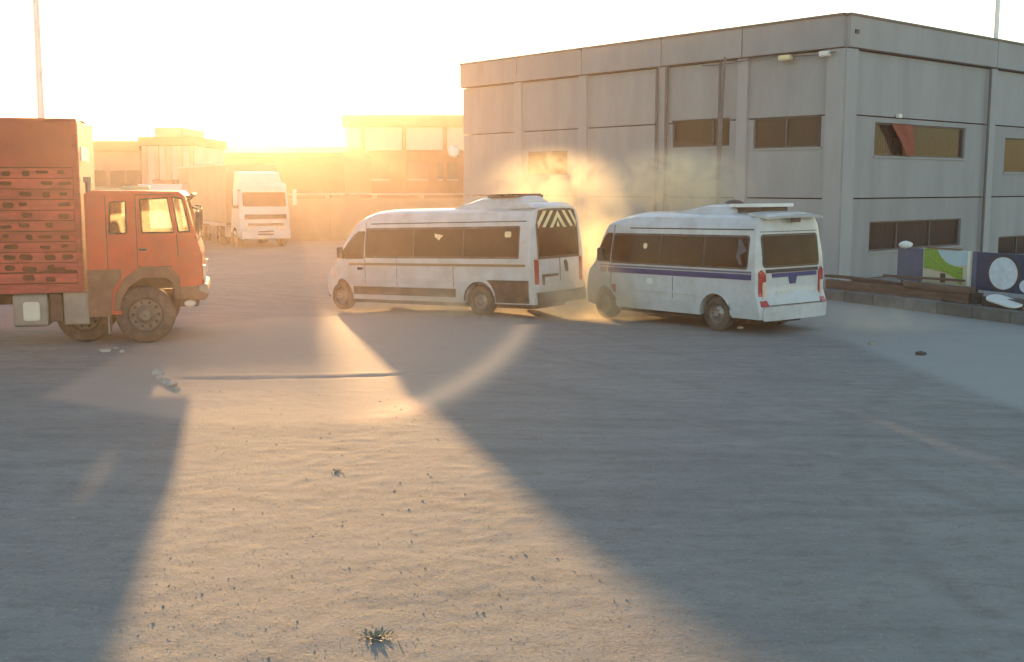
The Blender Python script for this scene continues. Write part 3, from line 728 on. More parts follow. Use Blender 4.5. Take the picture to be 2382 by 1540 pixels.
def strip(name, pts, m_, t=.05):
    for (xa, za), (xb, zb) in zip(pts, pts[1:]):
        n_ = Vector((zb-za, -(xb-xa))).normalized()*t
        MB().slab([(xa, za), (xb, zb), (xb-n_.x, zb-n_.y), (xa-n_.x, za-n_.y)], .05, TW-.05, lambda x, z, d_: (x, d_, z)).build(name, m_, tr)
strip('front_panel', [(1.04, 1.0), (1.05, 1.15), (1.04, 1.65), (.95, 1.99)], M['cab_red'])
strip('cab_roof', [(.77, 2.72), (.68, 2.80), (-.82, 2.82), (-.98, 2.76)], M['cab_red'])
MB().box(-.97, -.92, .05, TW-.05, .6, 1.95).box(-.97, -.92, .05, TW-.05, 2.6, 2.76).box(-.97, -.92, .05, .5, 1.95, 2.6).box(-.97, -.92, TW-.5, TW-.05, 1.95, 2.6).build('cab_back', M['cab_red'], tr)
MB().slab([(.945, 2.0), (.955, 2.0), (.785, 2.71), (.775, 2.71)], .08, TW-.08, lambda x, z, d_: (x, d_, z)).build('windscreen', M['dusty_glass'], tr)
MB().slab([(.77, 2.60), (.80, 2.61), (.94, 2.74), (.90, 2.76)], .1, TW-.1, lambda x, z, d_: (x, d_, z)).build('sun_visor', M['cab_brown'], tr)
# seals round the windows
for h in (h1, h2, h3):
    pp = [(x, -.004, z) for x, z in h]+[(h[0][0], -.004, h[0][1])]
    sm = MB()
    for a, b_ in zip(pp, pp[1:]): sm.tube([a, b_], .016, 5)
    sm.build('window_seal', M['black_trim'], tr)
MB().box(-.9, .95, .1, TW-.1, 1.25, 1.33).build('cab_floor', M['seat'], tr)
for y in (.25, 1.5):
    s_ = MB().box(-.35, .15, y, y+.55, 1.33, 1.7).slab([(-.45, 1.7), (-.28, 1.7), (-.42, 2.30), (-.55, 2.30)], y, y+.55, lambda x, z, d_: (x, d_, z)).build('seat', M['seat'], tr, bevel=.04)
MB().lathe([(.20, 0), (.22, .012), (.22, -.012), (.20, 0)], 18, 'Z', cap=False).xform(Matrix.Translation((.52, TW-.55, 1.95)) @ Matrix.Rotation(R(-30), 4, 'Y')).build('steering_wheel', M['black_trim'], tr)
MB().slab([(.60, 1.33), (1.0, 1.33), (.98, 1.92), (.80, 1.96), (.66, 1.80)], .1, TW-.1, lambda x, z, d_: (x, d_, z)).build('dashboard', M['seat'], tr)
# door outline, handle, step, fender trim
for pl in ([(-.10, 1.42), (-.10, 2.74)], [(-.10, 2.74), (.58, 2.74)], [(.62, 1.60), (.60, 2.04)], [(-.10, 1.42), (.50, 1.42)]):
    (xa, za), (xb, zb) = pl; MB().tube([(xa, -.002, za), (xb, -.002, zb)], .008, 5).build('door_seam', M['black_trim'], tr)
MB().box(-.07, .07, -.035, -.003, 1.72, 1.76).build('door_handle', M['black_trim'], tr, bevel=.008)
MB().tube([(-.62, -.002, 1.38), (-.62, -.002, 2.72)], .008, 5).build('door_seam', M['black_trim'], tr)
arch_ = [(-.55, .62), (-.50, .95), (-.34, 1.22), (-.05, 1.42), (.46, 1.42), (.63, 1.22), (.65, .82)]
inner_ = [(.52, .82), (.50, 1.10), (.38, 1.22), (-.02, 1.22), (-.26, 1.06), (-.38, .86), (-.44, .62)]
for y0, y1 in ((-.05, .30), (TW-.3, TW+.05)):
    MB().slab(arch_+inner_, y0, y1, lambda x, z, d_: (x, d_, z)).build('fender', M['cab_brown'], tr, bevel=.02)
MB().slab([(-.44, 1.0), (.52, 1.0), (.46, 1.24), (-.2, 1.24)], .30, .34, lambda x, z, d_: (x, d_, z)).build('wheel_housing', M['chassis'], tr)
for y in (0.01, TW-.06):
    MB().slab([(-.98, .52), (-.60, .52), (-.56, 1.0), (-.40, 1.22), (-.40, 1.38), (-.98, 1.38)], -.03, .0, sidef(y if y > 1 else 0)).build('lower_panel', M['cab_brown'], tr)
MB().slab([(.60, .82), (1.06, .78), (1.13, .86), (1.13, 1.02), (1.04, 1.06), (.60, 1.04)], 0-.03, TW+.03, lambda x, z, d_: (x, d_, z)).build('bumper', M['cab_brown'], tr, bevel=.02)
MB().slab([(.96, .98), (1.10, .90), (1.16, .95), (1.12, 1.10), (.98, 1.06)], -.06, .06, lambda x, z, d_: (x, d_, z)).build('bumper_corner', M['tank'], tr, bevel=.015)
MB().slab([(.60, .66), (.95, .66), (.97, .80), (.62, .82)], .1, .5, lambda x, z, d_: (x, d_, z)).build('towing_bracket', M['chassis'], tr)
MB().blob((.80, .06, .72), .085, 2, 0, (1.3, .5, .8)).build('fog_light', M['clear_lens'], tr, smooth=True)
MB().box(1.05, 1.10, .05, .35, 1.15, 1.42).build('headlight', M['clear_lens'], tr, bevel=.01)
MB().box(1.05, 1.10, TW-.35, TW-.05, 1.15, 1.42).build('headlight', M['clear_lens'], tr, bevel=.01)
for y, s in ((0, -1), (TW, 1)):
    a = MB().tube([(.90, y, 2.5), (.99, y+s*.12, 2.48), (1.0, y+s*.12, 2.0), (.93, y, 1.95)], .014).build('mirror', M['black_trim'], tr)
    MB().box(.95, 1.02, y+s*.05, y+s*.19, 2.10, 2.44).build('mirror_shell', M['black_trim'], a, bevel=.015)
# engine air intake behind cab
MB().tube([(-.93, .3, 2.7), (-.93, .3, 3.0)], .05).box(-1.0, -.86, .2, .4, 2.96, 3.06).build('air_intake', M['tank'], tr)
MB().box(-.4, .1, .9, 1.2, 2.82, 2.9).build('roof_lamp', M['cream'], tr, bevel=.02)
# chassis, tanks
MB().box(-7.0, .9, .65, .75, .72, .95).box(-7.0, .9, 1.6, 1.7, .72, .95).box(-7, -1.0, .3, 2.0, .93, .98).build('chassis_rail', M['chassis'], tr)
MB().box(-1.42, -.98, .05, .6, .38, .98).build('tool_box', M['tank'], tr, bevel=.02)
MB().box(-1.66, -1.44, .08, .6, .44, .96).build('battery_box', M['chassis'], tr, bevel=.02)
MB().box(-2.28, -1.68, .02, .6, .36, .96).build('fuel_tank', M['tank'], tr, bevel=.05)
MB().slab(rrect(-2.10, -1.82, .48, .82, .05), -.005, .02, sidef(0)).build('step_plate', M['bright_metal'], tr)
wheel(tr, 0, .16, .53, .30, -1, truck=True)
wheel(tr, 0, TW-.16, .53, .30, 1, truck=True)
for x in (-1.12,):
    wheel(tr, x, .60, .50, .28, -1, truck=True, z=.50); wheel(tr, x, TW-.60, .50, .28, 1, truck=True, z=.50)
for x in (-4.9, -6.1):
    wheel(tr, x, .20, .52, .30, -1, truck=True); wheel(tr, x, TW-.20, .52, .30, 1, truck=True)
MB().box(-.66, -.63, .0, .45, .20, .75).build('mud_flap', M['tank'], tr)
# cargo body
XB0, XB1 = -7.1, -1.04
yb = -.04; rows = 11; z0b, z1b = 1.15, 3.22; hb = (z1b-z0b)/rows
vented = [None, None]
for yy, s in ((yb, 1), (TW+.04, -1)):
    for i in range(rows):
        za = z0b+i*hb
        for x0, x1 in ((XB1-2.05, XB1-.10), (XB1-4.05, XB1-2.13), (XB0+.1, XB1-4.13)):
            n_ = 6 if x1-x0 > 1.9 else 5; hs = []
            for k in range(n_):
                if random.random() < .12: continue
                cx = x0+(x1-x0)*(k+.5)/n_+random.uniform(-.05, .05); w_ = .10+random.uniform(-.045, .03); q = .038+random.uniform(-.012, .014)
                zc = za+hb*.5+random.uniform(-.02, .02); J = lambda: random.uniform(-.012, .012)
                hs.append([(cx-w_, zc+J()), (cx-w_*.7, zc-q+J()), (cx+w_*.75, zc-q+J()), (cx+w_, zc+J()), (cx+w_*.7, zc+q+J()), (cx-w_*.75, zc+q+J())])
            dd = random.uniform(0, .03)
            MB().slab(rect(x0+.004, x1-.004, za+.008, za+hb-.008), yy+s*dd, yy+s*(dd+.045), lambda x, z, d_: (x, d_, z), holes=hs).build('board', M['box_red'], tr, bevel=.012)
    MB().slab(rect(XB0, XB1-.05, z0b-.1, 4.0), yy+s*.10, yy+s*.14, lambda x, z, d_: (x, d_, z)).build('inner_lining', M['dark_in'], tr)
    # tarpaulin band, slightly bellied
    MB().slab(rect(XB0, XB1-.03, 3.23, 4.02), 0, .03, lambda x, z, d_: (x, yy-s*(.02+.018*math.sin(x*5.3)+.012*math.sin(z*7+x*3))+s*d_, z), cu=arange(XB0, XB1, .1), cw=arange(3.3, 4, .1)).build('tarpaulin', M['tarp'], tr, smooth=True)
    for x in (XB1-.05, XB1-2.09, XB1-4.09, XB0+.05):
        MB().slab(rect(x-.045, x+.045, .98, 4.05), yy-s*.035, yy+s*.05, lambda x_, z, d_: (x_, d_, z)).build('side_post', M['box_red'], tr, bevel=.008)
    MB().slab(rect(XB0, XB1, .98, 1.14), yy-s*.02, yy+s*.06, lambda x, z, d_: (x, d_, z)).build('side_rail', M['box_red'], tr, bevel=.008)
    MB().slab(rect(XB0, XB1, 4.02, 4.09), yy-s*.03, yy+s*.06, lambda x, z, d_: (x, d_, z)).build('top_rail', M['box_red'], tr, bevel=.01)
MB().box(XB1-.06, XB1, .03, TW-.03, .98, 4.06).build('front_board', M['box_red'], tr, bevel=.02)
MB().box(XB0, XB0+.06, .03, TW-.03, .98, 4.06).build('tail_board', M['box_red'], tr)
MB().box(XB0, XB1, .1, TW-.1, .985, 1.05).build('load_floor', M['timber'], tr)
MB().slab([(0, 3.98), (TW/2, 4.10), (TW, 3.98), (TW, 4.0), (TW/2, 4.12), (0, 4.0)], XB0+.02, XB1-.02, lambda y, z, x: (x, y, z)).build('roof_tarpaulin', M['tarp'], tr)
# cargo load glimpsed inside: top clutter
MB().box(-1.02, -.99, .1, 1.2, 3.35, 3.6).build('marker_lamp', M['white_plastic'], tr)

# ------------------------------------------------------------------ far truck with beige trailer
def far_truck(P, yaw, label, trailer=True, tl=11.0, tm='trailer', group=None):
    t = empty('semi_truck', (P[0], P[1], 0), yaw); tag(t, label, 'truck', group)
    I = lambda x, z, d_: (x, d_, z)
    MB().slab([(-1.9, .75), (0.0, .45), (.02, 1.3), (-.03, 1.75), (-.22, 2.90), (-.34, 3.04), (-.62, 3.10), (-.85, 3.50), (-1.2, 3.6), (-1.9, 3.6)], -1.2, 1.2, lambda x, z, d_: (x-.18*abs(d_/1.2)**4*(1 if x > -.6 else 0), d_*(1-.05*sstep(z, 2.5, 3.0)-.16*sstep(z, 3.04, 3.12)), z), cd=[-1.12, -.9, -.5, 0, .5, .9, 1.12]).build('cab', M['truck_white'], t, smooth=True, ang=30)
    fz = lambda z: -.0-.22*sstep(z, 1.7, 2.95)+.02
    MB().slab(rrect(-1.03, 1.03, 1.95, 2.62, .08), 0, .04, lambda v, z, d_: (lerp(-.04, -.20, (z-1.75)/1.2)+d_-.15*abs(v/1.2)**4, v, z), cu=arange(-.9, .9, .2)).build('windscreen', M['tinted'], t)
    MB().box(-.02, .045, -1.0, 1.0, 1.36, 1.58).build('grille', M['black_trim'], t)
    MB().box(.0, .05, -.85, .85, 1.05, 1.16).build('grille', M['black_trim'], t)
    MB().box(-.1, .08, -1.18, 1.18, .42, .85).build('bumper', M['truck_white'], t, bevel=.05)
    MB().box(.08, .10, -.4, .35, .60, .68).box(.08, .10, -.4, .35, .74, .80).build('bumper_slot', M['black_trim'], t)
    for s in (1, -1):
        MB().box(.02, .10, s*.75-.2, s*.75+.2, .85, 1.0).build('headlight', M['clear_lens'], t, bevel=.02)
        MB().slab([(-1.4, 1.85), (-.35, 1.85), (-.5, 2.7), (-1.4, 2.7)], s*1.19, s*1.215, I).build('side_window', M['tinted'], t)
        m_ = MB().tube([(-.2, s*1.1, 2.7), (.0, s*1.4, 2.7)], .03).build('mirror', M['black_trim'], t)
        MB().box(-.05, .08, s*1.32, s*1.52, 2.0, 2.75).build('mirror_shell', M['truck_white'], m_, bevel=.03)
        wheel(t, -1.1, s*1.05, .5, .3, s, truck=True); 
        wheel(t, -4.2, s*1.0, .5, .45, s, truck=True)
        MB().slab([(-1.75, .7), (-1.65, 1.05), (-1.3, 1.2), (-.9, 1.2), (-.55, 1.05), (-.45, .7), (-.6, .7), (-.75, 1.0), (-1.45, 1.0), (-1.6, .7)], s*1.08, s*1.23, I).build('fender', M['truck_white'], t)
        MB().box(-3.4, -2.1, s*.7, s*1.15, .4, 1.0).build('fuel_tank', M['tank'], t, bevel=.06)
    MB().box(-6, -1.5, -.45, .45, .75, 1.0).build('chassis_rail', M['chassis'], t)
    if trailer:
        X1 = -2.5; X0 = X1-tl
        MB().slab(rrect(-1.25, 1.25, 1.1, 3.95, .08), X0, X1, lambda y, z, x: (x, y+.02*math.sin(x*4), z), cd=arange(X0+.3, X1, .35)).build('trailer_body', M[tm], t)
        for s in (1, -1):
            MB().box(X0, X1, s*1.25-.03, s*1.25+.03, .95, 1.10).build('trailer_rail', M['pale_band'], t)
            MB().box(X0, X1, s*1.25-.03, s*1.25+.03, 3.90, 4.0).build('trailer_rail', M['pale_band'], t)
            for x in (-8, -9.3, -10.6): wheel(t, x, s*1.05, .5, .4, s, truck=True)
            MB().box(-6.8, -4.9, s*1.15-.02, s*1.15+.02, .45, .9).build('side_guard', M['black_trim'], t)
        MB().box(X0+.3, X1-.5, -.5, .5, .85, 1.1).build('trailer_frame', M['chassis'], t)
    return t
gF = ground_at(618, 577)
far_truck((gF.x, gF.y+.2), R(-62), 'white cab-over truck with a beige box trailer parked facing the yard')
# white van roof seen over the red cab, in front of the pale block
gv = ray(362, 430); tv = 50/gv.y
t = empty('far_van', (gv.x*tv, 50, 0), R(-80)); tag(t, 'white high van parked behind the red cab, only its top showing', 'van')
MB().slab([(-4.5, .4), (0, .4), (.05, 1.2), (-.5, 1.7), (-1.1, 2.75), (-1.4, 3.0), (-4.5, 3.0)], -1.05, 1.05, lambda x, z, d_: (x-.1*abs(d_)**4, d_*(1-.08*sstep(z, 1.5, 3)), z), cd=[-.9, -.5, 0, .5, .9]).build('body', M['truck_white'], t, smooth=True)
MB().slab(rrect(-.9, .9, 1.75, 2.6, .05), 0, .03, lambda v, z, d_: (lerp(-.5, -1.05, (z-1.7)/.95)+d_, v, z)).build('windscreen', M['tinted'], t)
MB().box(-3.5, -2.0, -.4, .6, 3.0, 3.2).build('roof_unit', M['black_trim'], t, bevel=.03)
for s in (1, -1):
    wheel(t, -.9, s*.9, .36, .22, s, 'rim_light'); wheel(t, -3.6, s*.9, .36, .22, s, 'rim_light')

# ------------------------------------------------------------------ far structures
def at_depth(u, v, Yd):
    r = ray(u, v); t_ = Yd/r.y; return r.x*t_, 2.9+r.z*t_
# boundary wall
x0, _ = at_depth(655, 500, 60); x1, _ = at_depth(1100, 500, 60)
bw = empty('boundary_wall', ((x0+x1)/2, 60, 0)); tag(bw, 'sandy boundary wall running behind the first minibus to the grey building', 'wall')
hw_ = (x1-x0)/2; xx = -hw_
while xx < hw_:
    MB().box(xx+.02, min(xx+2.5, hw_)-.02, -.12, .12, 0, 2.25+random.uniform(-.02, .02)).build('wall_panel', M['fence_wall'], bw)
    MB().box(xx-.12, xx+.12, -.16, .16, 0, 2.42).build('wall_post', M['fence_wall'], bw); xx += 2.5
MB().box(-hw_, hw_, -.17, .17, 2.44, 2.52).build('wall_cap', M['pale_band'], bw)
# warehouse behind it
YW = 110
xa, zt = at_depth(803, 268, YW); xb, _ = at_depth(1130, 268, YW); _, z295 = at_depth(900, 296, YW); _, z350 = at_depth(900, 350, YW)
wh = empty('brown_warehouse', ((xa+xb)/2, YW, 0)); tag(wh, 'brown warehouse with a pale upper band left of the grey building', 'building')
hx = (xb-xa)/2
MB().box(-hx, hx, 0, 14, 0, z350).build('wall', M['brown_wall'], wh)
MB().box(-hx, hx, -.15, 14, z350+.02, z295).build('pale_band', M['pale_band'], wh)
MB().box(-hx-.3, hx, -.5, 14.2, z295+.02, zt).build('roof_fascia', M['rust_band'], wh)
for u in (845, 940, 1035):
    q = at_depth(u, 300, YW)[0]-(xa+xb)/2
    MB().box(q-.18, q+.18, -.3, -.16, 0, z295).build('column', M['brown_wall'], wh)
for u in (815, 880, 970, 1040):
    q = at_depth(u, 300, YW)[0]-(xa+xb)/2
    w_ = MB().box(q-1.0, q+1.0, -.05, .02, 3.6, z350-1.2).build('window', M['pane_opaque'], wh)
    MB().box(q-1.05, q+1.05, -.12, -.05, 3.45, 3.58).build('window_sill', M['pale_band'], w_)
# long low warehouse under the sun
YL = 84
xa, zt = at_depth(425, 352, YL); xb, _ = at_depth(800, 352, YL); zt = 5.5
lw = empty('low_warehouse', ((xa+xb)/2, YL, 0)); tag(lw, 'long low warehouse right under the low sun', 'building')
hx = (xb-xa)/2; z1_ = 5.0
MB().box(-hx, hx, 0, 16, 0, z1_).build('wall', M['brown_wall'], lw)
MB().slab([(-.4, z1_+.02), (16.3, z1_+.02), (16.3, z1_+.3), (8, zt+.6), (-.4, z1_+.35)], -hx-.2, hx, lambda y, z, x: (x, y, z)).build('roof', M['rust_band'], lw)
for i in range(7):
    q = -hx+1+i*(2*hx-2)/6
    MB().box(q-.7, q+.7, -.06, .02, 1.2, 2.6).build('window', M['pane_opaque'], lw)
# pale block with tall ribs
YS = 68
xa, zt = at_depth(328, 318, YS); xb, _ = at_depth(452, 318, YS); _, zb = at_depth(390, 340, YS)
ps = empty('pale_block', ((xa+xb)/2, YS, 0)); tag(ps, 'pale ribbed industrial block behind the red cab, just left of the sun', 'building')
hx = (xb-xa)/2
MB().box(-hx, hx, 0, 7, 0, zb).build('wall', M['silo'], ps)
MB().box(-hx-.15, hx+.15, -.2, 7.2, zb+.02, zt).build('roof_fascia', M['rust_band'], ps)
MB().box(-hx+.5, hx-1.0, 1, 6, zt+.02, zt+.6).build('roof_plant', M['shed_wall'], ps)
for i in range(5):
    q = -hx+.2+i*(2*hx-.4)/4; MB().box(q-.14, q+.14, -.14, -.005, 0, zb).build('rib', M['shed_wall'], ps)
for i in range(4):
    q = -hx+.2+(i+.5)*(2*hx-.4)/4; MB().box(q-.5, q+.5, -.03, .02, 1.6, 2.6).build('window', M['pane_opaque'], ps)
# tan shed at left
YT = 72
xa, zt = at_depth(60, 328, YT); xb, _ = at_depth(324, 328, YT); _, zb = at_depth(280, 352, YT)
ts = empty('tan_shed', ((xa+xb)/2, YT, 0)); tag(ts, 'low tan shed with a darker roof edge behind the red truck', 'building')
hx = (xb-xa)/2
MB().box(-hx, hx, 0, 9, 0, zb).build('wall', M['shed_wall'], ts)
MB().box(-hx-.2, hx+.1, -.4, 9.2, zb+.02, zt).build('roof', M['rust_band'], ts)
for u in (225, 268, 305):
    q = at_depth(u, 300, YT)[0]-(xa+xb)/2
    MB().box(q-.45, q+.45, -.05, .02, 2.9, 3.9).build('window', M['pane_opaque'], ts)
MB().box(hx-2.2, hx-.6, -.06, .02, 0, 2.6).build('door', M['brown_wall'], ts)
MB().box(-hx, hx, -.06, -.0, 2.70, 2.78).build('trim', M['pale_band'], ts)
# trees in front of the warehouse, against the sun
def tree(x, y, h, rad, label, n=420):
    t = empty('tree', (x, y, 0)); tag(t, label, 'tree', None)
    lean = random.uniform(-.2, .2)
    tk = MB().tube([(0, 0, 0), (lean*.3, 0, h*.35), (lean, .1, h*.75)], [.16, .12, .05])
    for k in range(6):
        a = k*1.05+random.random(); tk.tube([(lean*.5, 0, h*(.32+.06*k)), (lean+rad*.6*math.cos(a), rad*.6*math.sin(a), h*(.55+.06*k))], [.05, .015], 5)
    tk.build('trunk', M['bark'], t)
    V, F = [], []
    cl = [(random.gauss(0, rad*.45), random.gauss(0, rad*.45), h*.66+random.gauss(0, h*.15)) for _ in range(14)]
    for i in range(n):
        c_ = random.choice(cl); p = Vector((c_[0]+random.gauss(0, rad*.22), c_[1]+random.gauss(0, rad*.22), c_[2]+random.gauss(0, h*.06)))
        s = random.uniform(.10, .22); a = Vector((random.gauss(0, 1), random.gauss(0, 1), random.gauss(0, 1))).normalized(); b_ = a.orthogonal().normalized()
        k = len(V); V += [p+a*s, p+b_*s*.6, p-a*s, p-b_*s*.6]; F.append((k, k+1, k+2, k+3))
    m_ = bpy.data.meshes.new('crown'); m_.from_pydata(V, [], F); m_.materials.append(M['tree_leaf'])
    o = bpy.data.objects.new('crown', m_); C.objects.link(o); o.parent = t; o['kind'] = 'part'; del o['kind']

# ------------------------------------------------------------------ yard edge at right: kerb, timber, printed boards
K0, K1 = ground_at(1900, 694), ground_at(2382, 757)
kd = (K1-K0).normalized(); kn = Vector((-kd.y, kd.x, 0)); kn = kn if kn.x > 0 else -kn
K0 = K0-kd*1.0; KL = 12.0
def km(s, t, z): p = K0+kd*s+kn*t; return (p.x, p.y, z)
ap = MB().slab([(0, .25), (KL, .25), (KL, 9), (0, 9)], -.05, .24, km).build('apron', M['apron']); tag(ap, kind='structure')
ks = empty('kerb', (0, 0, 0)); tag(ks, kind='structure'); ks['kind'] = 'structure'
xx = 0
while xx < KL:
    MB().slab([(xx+.006, 0), (xx+.994, 0), (xx+.994, .245), (xx+.006, .245)], -.1, .27+random.uniform(-.012, .012), km).build('kerb_stone', M['kerb'], ks, bevel=.02); xx += 1.0
def along(u, t):                                           # distance along kerb line at offset t under pixel column u
    r = ray(u, 600); a = r.x/r.y
    P = K0+kn*t; return (a*P.y-P.x)/(kd.x-a*kd.y)
# timber stack
tg = 'loose timbers stacked on the kerb'
lab = []; lab0 = ['long brown timber lying lowest along the kerb edge', 'split grey brown timber lying across the lower timber', 'thick dark timber end nearest the printed boards', 'thin warped timber on top of the stack beside the rear of the striped minibus', 'short brown plank sticking out of the timber stack']
lab += ['narrow pale plank on the kerb in front of the timber stack', 'grey plank lying flat on top of the thick dark timber', 'short dark block under the picture board']
lab = lab+lab0
for i, (u0, u1, t_, z0, h_, w_) in enumerate(((1990, 2190, .30, .27, .05, .12), (2060, 2240, .52, .71, .05, .14), (2180, 2255, .75, .27, .30, .16), (1930, 2262, .50, .27, .22, .22), (1945, 2150, .85, .27, .16, .2), (2110, 2262, .45, .50, .14, .20), (1925, 2120, .62, .50, .07, .16), (1990, 2200, 1.15, .27, .18, .2))):
    a, b_ = along(u0, t_), along(u1, t_)
    o = MB().slab([(a, t_-w_/2), (b_, t_-w_/2+.05), (b_, t_+w_/2+.05), (a, t_+w_/2)], z0, z0+h_, lambda s, t, z: km(s, t, z+.02*math.sin(s*1.3+i)), cu=arange(a+.2, b_, .3)).build('timber', M['timber'], bevel=.012)
    tag(o, lab[i], 'timber', tg)
# printed boards standing on short posts
def board(u0, u1, t_, z0, z1, name, label, cat, m_, legs=True):
    a, b_ = along(u0, t_), along(u1, t_); c_ = (a+b_)/2; P = km(c_, t_, 0)
    e = empty(name, (P[0], P[1], .24), math.atan2(kd.y, kd.x)); tag(e, label, cat)
    h = (b_-a)/2
    # local x along kerb, local +y or -y is outwards
    sgn = -1 if Vector((-kd.y, kd.x, 0)).dot(kn) > 0 else 1
    MB().box(-h, h, -.03, .03, z0-.24, z1-.24).build('panel', M[m_], e, bevel=.008)
    if legs:
        for x in (-h+.12, h-.12): MB().box(x-.03, x+.03, -sgn*.04-.02, -sgn*.04+.02, 0, z1-.3).build('leg', M['pipe'], e)
    return e, h, sgn
e, h, sg = board(2090, 2146, .95, .60, 1.40, 'board', 'plain slate blue board left of the landscape picture board', 'board', 'slate')
e, h, sg = board(2150, 2260, .90, .60, 1.42, 'picture_board', 'board printed with a green tree over a cream path and pale sky', 'sign', 'pic_sand')
F = lambda d0: (lambda x, z, d_: (x, sg*(.03+d0+d_), z))
MB().slab([(-h+.03, .80), (-h+.03, 1.17), (h-.05, 1.17), (h-.05, .85), (.1, .80)], 0, .004, F(0)).build('printed_sky', M['pic_sky'], e)
gp = [(-h+.03, .72), (-h+.5, .66), (0, .64), (.2, .56), (h*.55, .50), (h*.55, .40), (h*.7, .40), (h*.72, .78), (h*.4, .80), (.0, .88), (-h*.25, 1.02), (-h*.4, 1.17), (-h+.03, 1.17)]
gp = [(x, z-.0) for x, z in gp]
MB().slab(gp, .005, .009, F(0)).build('printed_foliage', M['pic_green'], e)
MB().slab(rect(-.15, .0, .40, .62), .011, .014, F(0)).build('printed_figure', M['black_trim'], e)
MB().slab(rect(h-.06, h-.005, .37, 1.17), .0, .02, F(0)).build('edge_trim', M['white_plastic'], e)
MB().box(-h+.1, h-.3, -.05, .05, 1.18, 1.215).build('top_bar', M['timber'], e)
e, h, sg = board(2264, 2470, .80, .56, 1.42, 'moon_board', 'navy board printed with a big pale full moon at the right edge', 'sign', 'navy')
F = lambda d0: (lambda x, z, d_: (x, sg*(.03+d0+d_), z))
a0 = along(2338, .80); ac_ = (along(2264, .80)+along(2470, .80))/2; mx = a0-ac_
circ = [(mx+.38*math.cos(k*math.pi/16), .74+.36*math.sin(k*math.pi/16)) for k in range(32)]
MB().slab(circ, 0, .005, F(0)).build('printed_moon', M['moon'], e)
halo = [(mx+.46*math.cos(k*math.pi/16), .74+.42*math.sin(k*math.pi/16)) for k in range(32)]
MB().slab(halo, 0, .0025, F(0)).build('printed_halo', M['joint'], e)
c2 = [(mx+.72+.28*math.cos(k*math.pi/12), .50+.17*math.sin(k*math.pi/12)) for k in range(24)]
MB().slab(c2, 0, .005, F(0)).build('printed_cloud', M['moon'], e)
MB().slab(rect(-h+.02, -h+.14, .34, 1.16), 0, .006, F(0)).build('printed_band', M['slate'], e)
# clutter under the moon board
def on_kerb(u, t_, z): return Vector(km(along(u, t_), t_, z))
p = on_kerb(2278, .55, .30)
t = empty('dark_bucket', (p.x, p.y, .27)); tag(t, 'small black bucket below the left end of the moon board', 'bucket')
MB().lathe([(.01, 0), (.10, 0), (.13, .24), (.12, .24), (.09, .02)], 16, 'Z', cap=False).build('tub', M['black_trim'], t, smooth=True)
MB().tube([(.125*math.cos(a), 0, .24+.1*math.sin(a)) for a in [k*math.pi/8 for k in range(9)]], .006, 5).build('handle', M['pipe'], t)
p = on_kerb(2342, .35, .42)
o = MB().slab(rrect(-.42, .42, -.2, .2, .18, 5), -.025, .025, lambda x, y, z: (x, y, z)).build('white_slab', M['white_plastic'], bevel=.01)
o.location = p; o.rotation_euler = (R(12), R(10), math.atan2(kd.y, kd.x)); tag(o, 'rounded white slab leaning under the moon board', 'slab')
# box the slab leans on
o = MB().box(-.55, .55, -.2, .2, 0, .22).build('dark_crate', M['black_trim'], bevel=.02); p = on_kerb(2350, .62, .245); o.location = p; o.rotation_euler = (0, 0, math.atan2(kd.y, kd.x)); tag(o, 'long dark crate on the kerb behind the white slab', 'crate')
p = on_kerb(2106, .9, 1.40); o = MB().blob((0, 0, 0), .14, 2, .08, (1.3, .8, .7)).build('white_bag', M['white_plastic'], smooth=True); o.location = (p.x, p.y, 1.47); tag(o, 'small white bag on top of the slate blue board', 'bag')

# ------------------------------------------------------------------ small things on the ground
def stone(u, v, r, label, m_='dark_stone', name='stone', cat='stone', sq=(1.3, 1, .6)):
    p = ground_at(u, v); o = MB().blob((0, 0, 0), r, 2, .16, sq).build(name, M[m_], smooth=False); o.location = (p.x, p.y, gz(p.x, p.y)+r*.3); tag(o, label, cat)
stone(2141, 826, .075, 'single black stone on the pale ground at right')
stone(2028, 803, .06, 'small brown stone left of the black stone', 'stone')
stone(1722, 766, .05, 'small white stone behind the rear wheel of the striped minibus', 'white_plastic')
# heap of pale debris by the truck
deb = [(362, 868), (372, 880), (384, 889), (398, 897), (410, 905), (376, 868), (392, 882), (246, 818), (268, 812), (284, 820)]
RL = ['pale rubble chunk at the top of the loose heap by the rut', 'pale rubble chunk on the left edge of the heap by the rut', 'pale rubble chunk in the middle of the heap by the rut', 'pale rubble chunk just above the lowest one of the heap by the rut', 'lowest pale rubble chunk of the heap at the rut end', 'pale rubble chunk on the upper right of the heap by the rut', 'pale rubble chunk on the right edge of the heap by the rut', 'pale rubble chunk under the red truck farthest from the front wheel', 'pale rubble chunk under the red truck between the other two', 'pale rubble chunk under the red truck touching its front tyre']
for i, (u, v) in enumerate(deb):
    p = ground_at(u, v); r = random.uniform(.035, .085)
    o = MB().blob((0, 0, 0), r, 1, .45, (1.3, 1, .6)).build('rubble_piece', M['rubble']); o.location = (p.x, p.y, gz(p.x, p.y)+.02)
    tag(o, RL[i], 'rubble', 'rubble chunks at the end of the rut' if i < 7 else 'rubble chunks under the red truck')
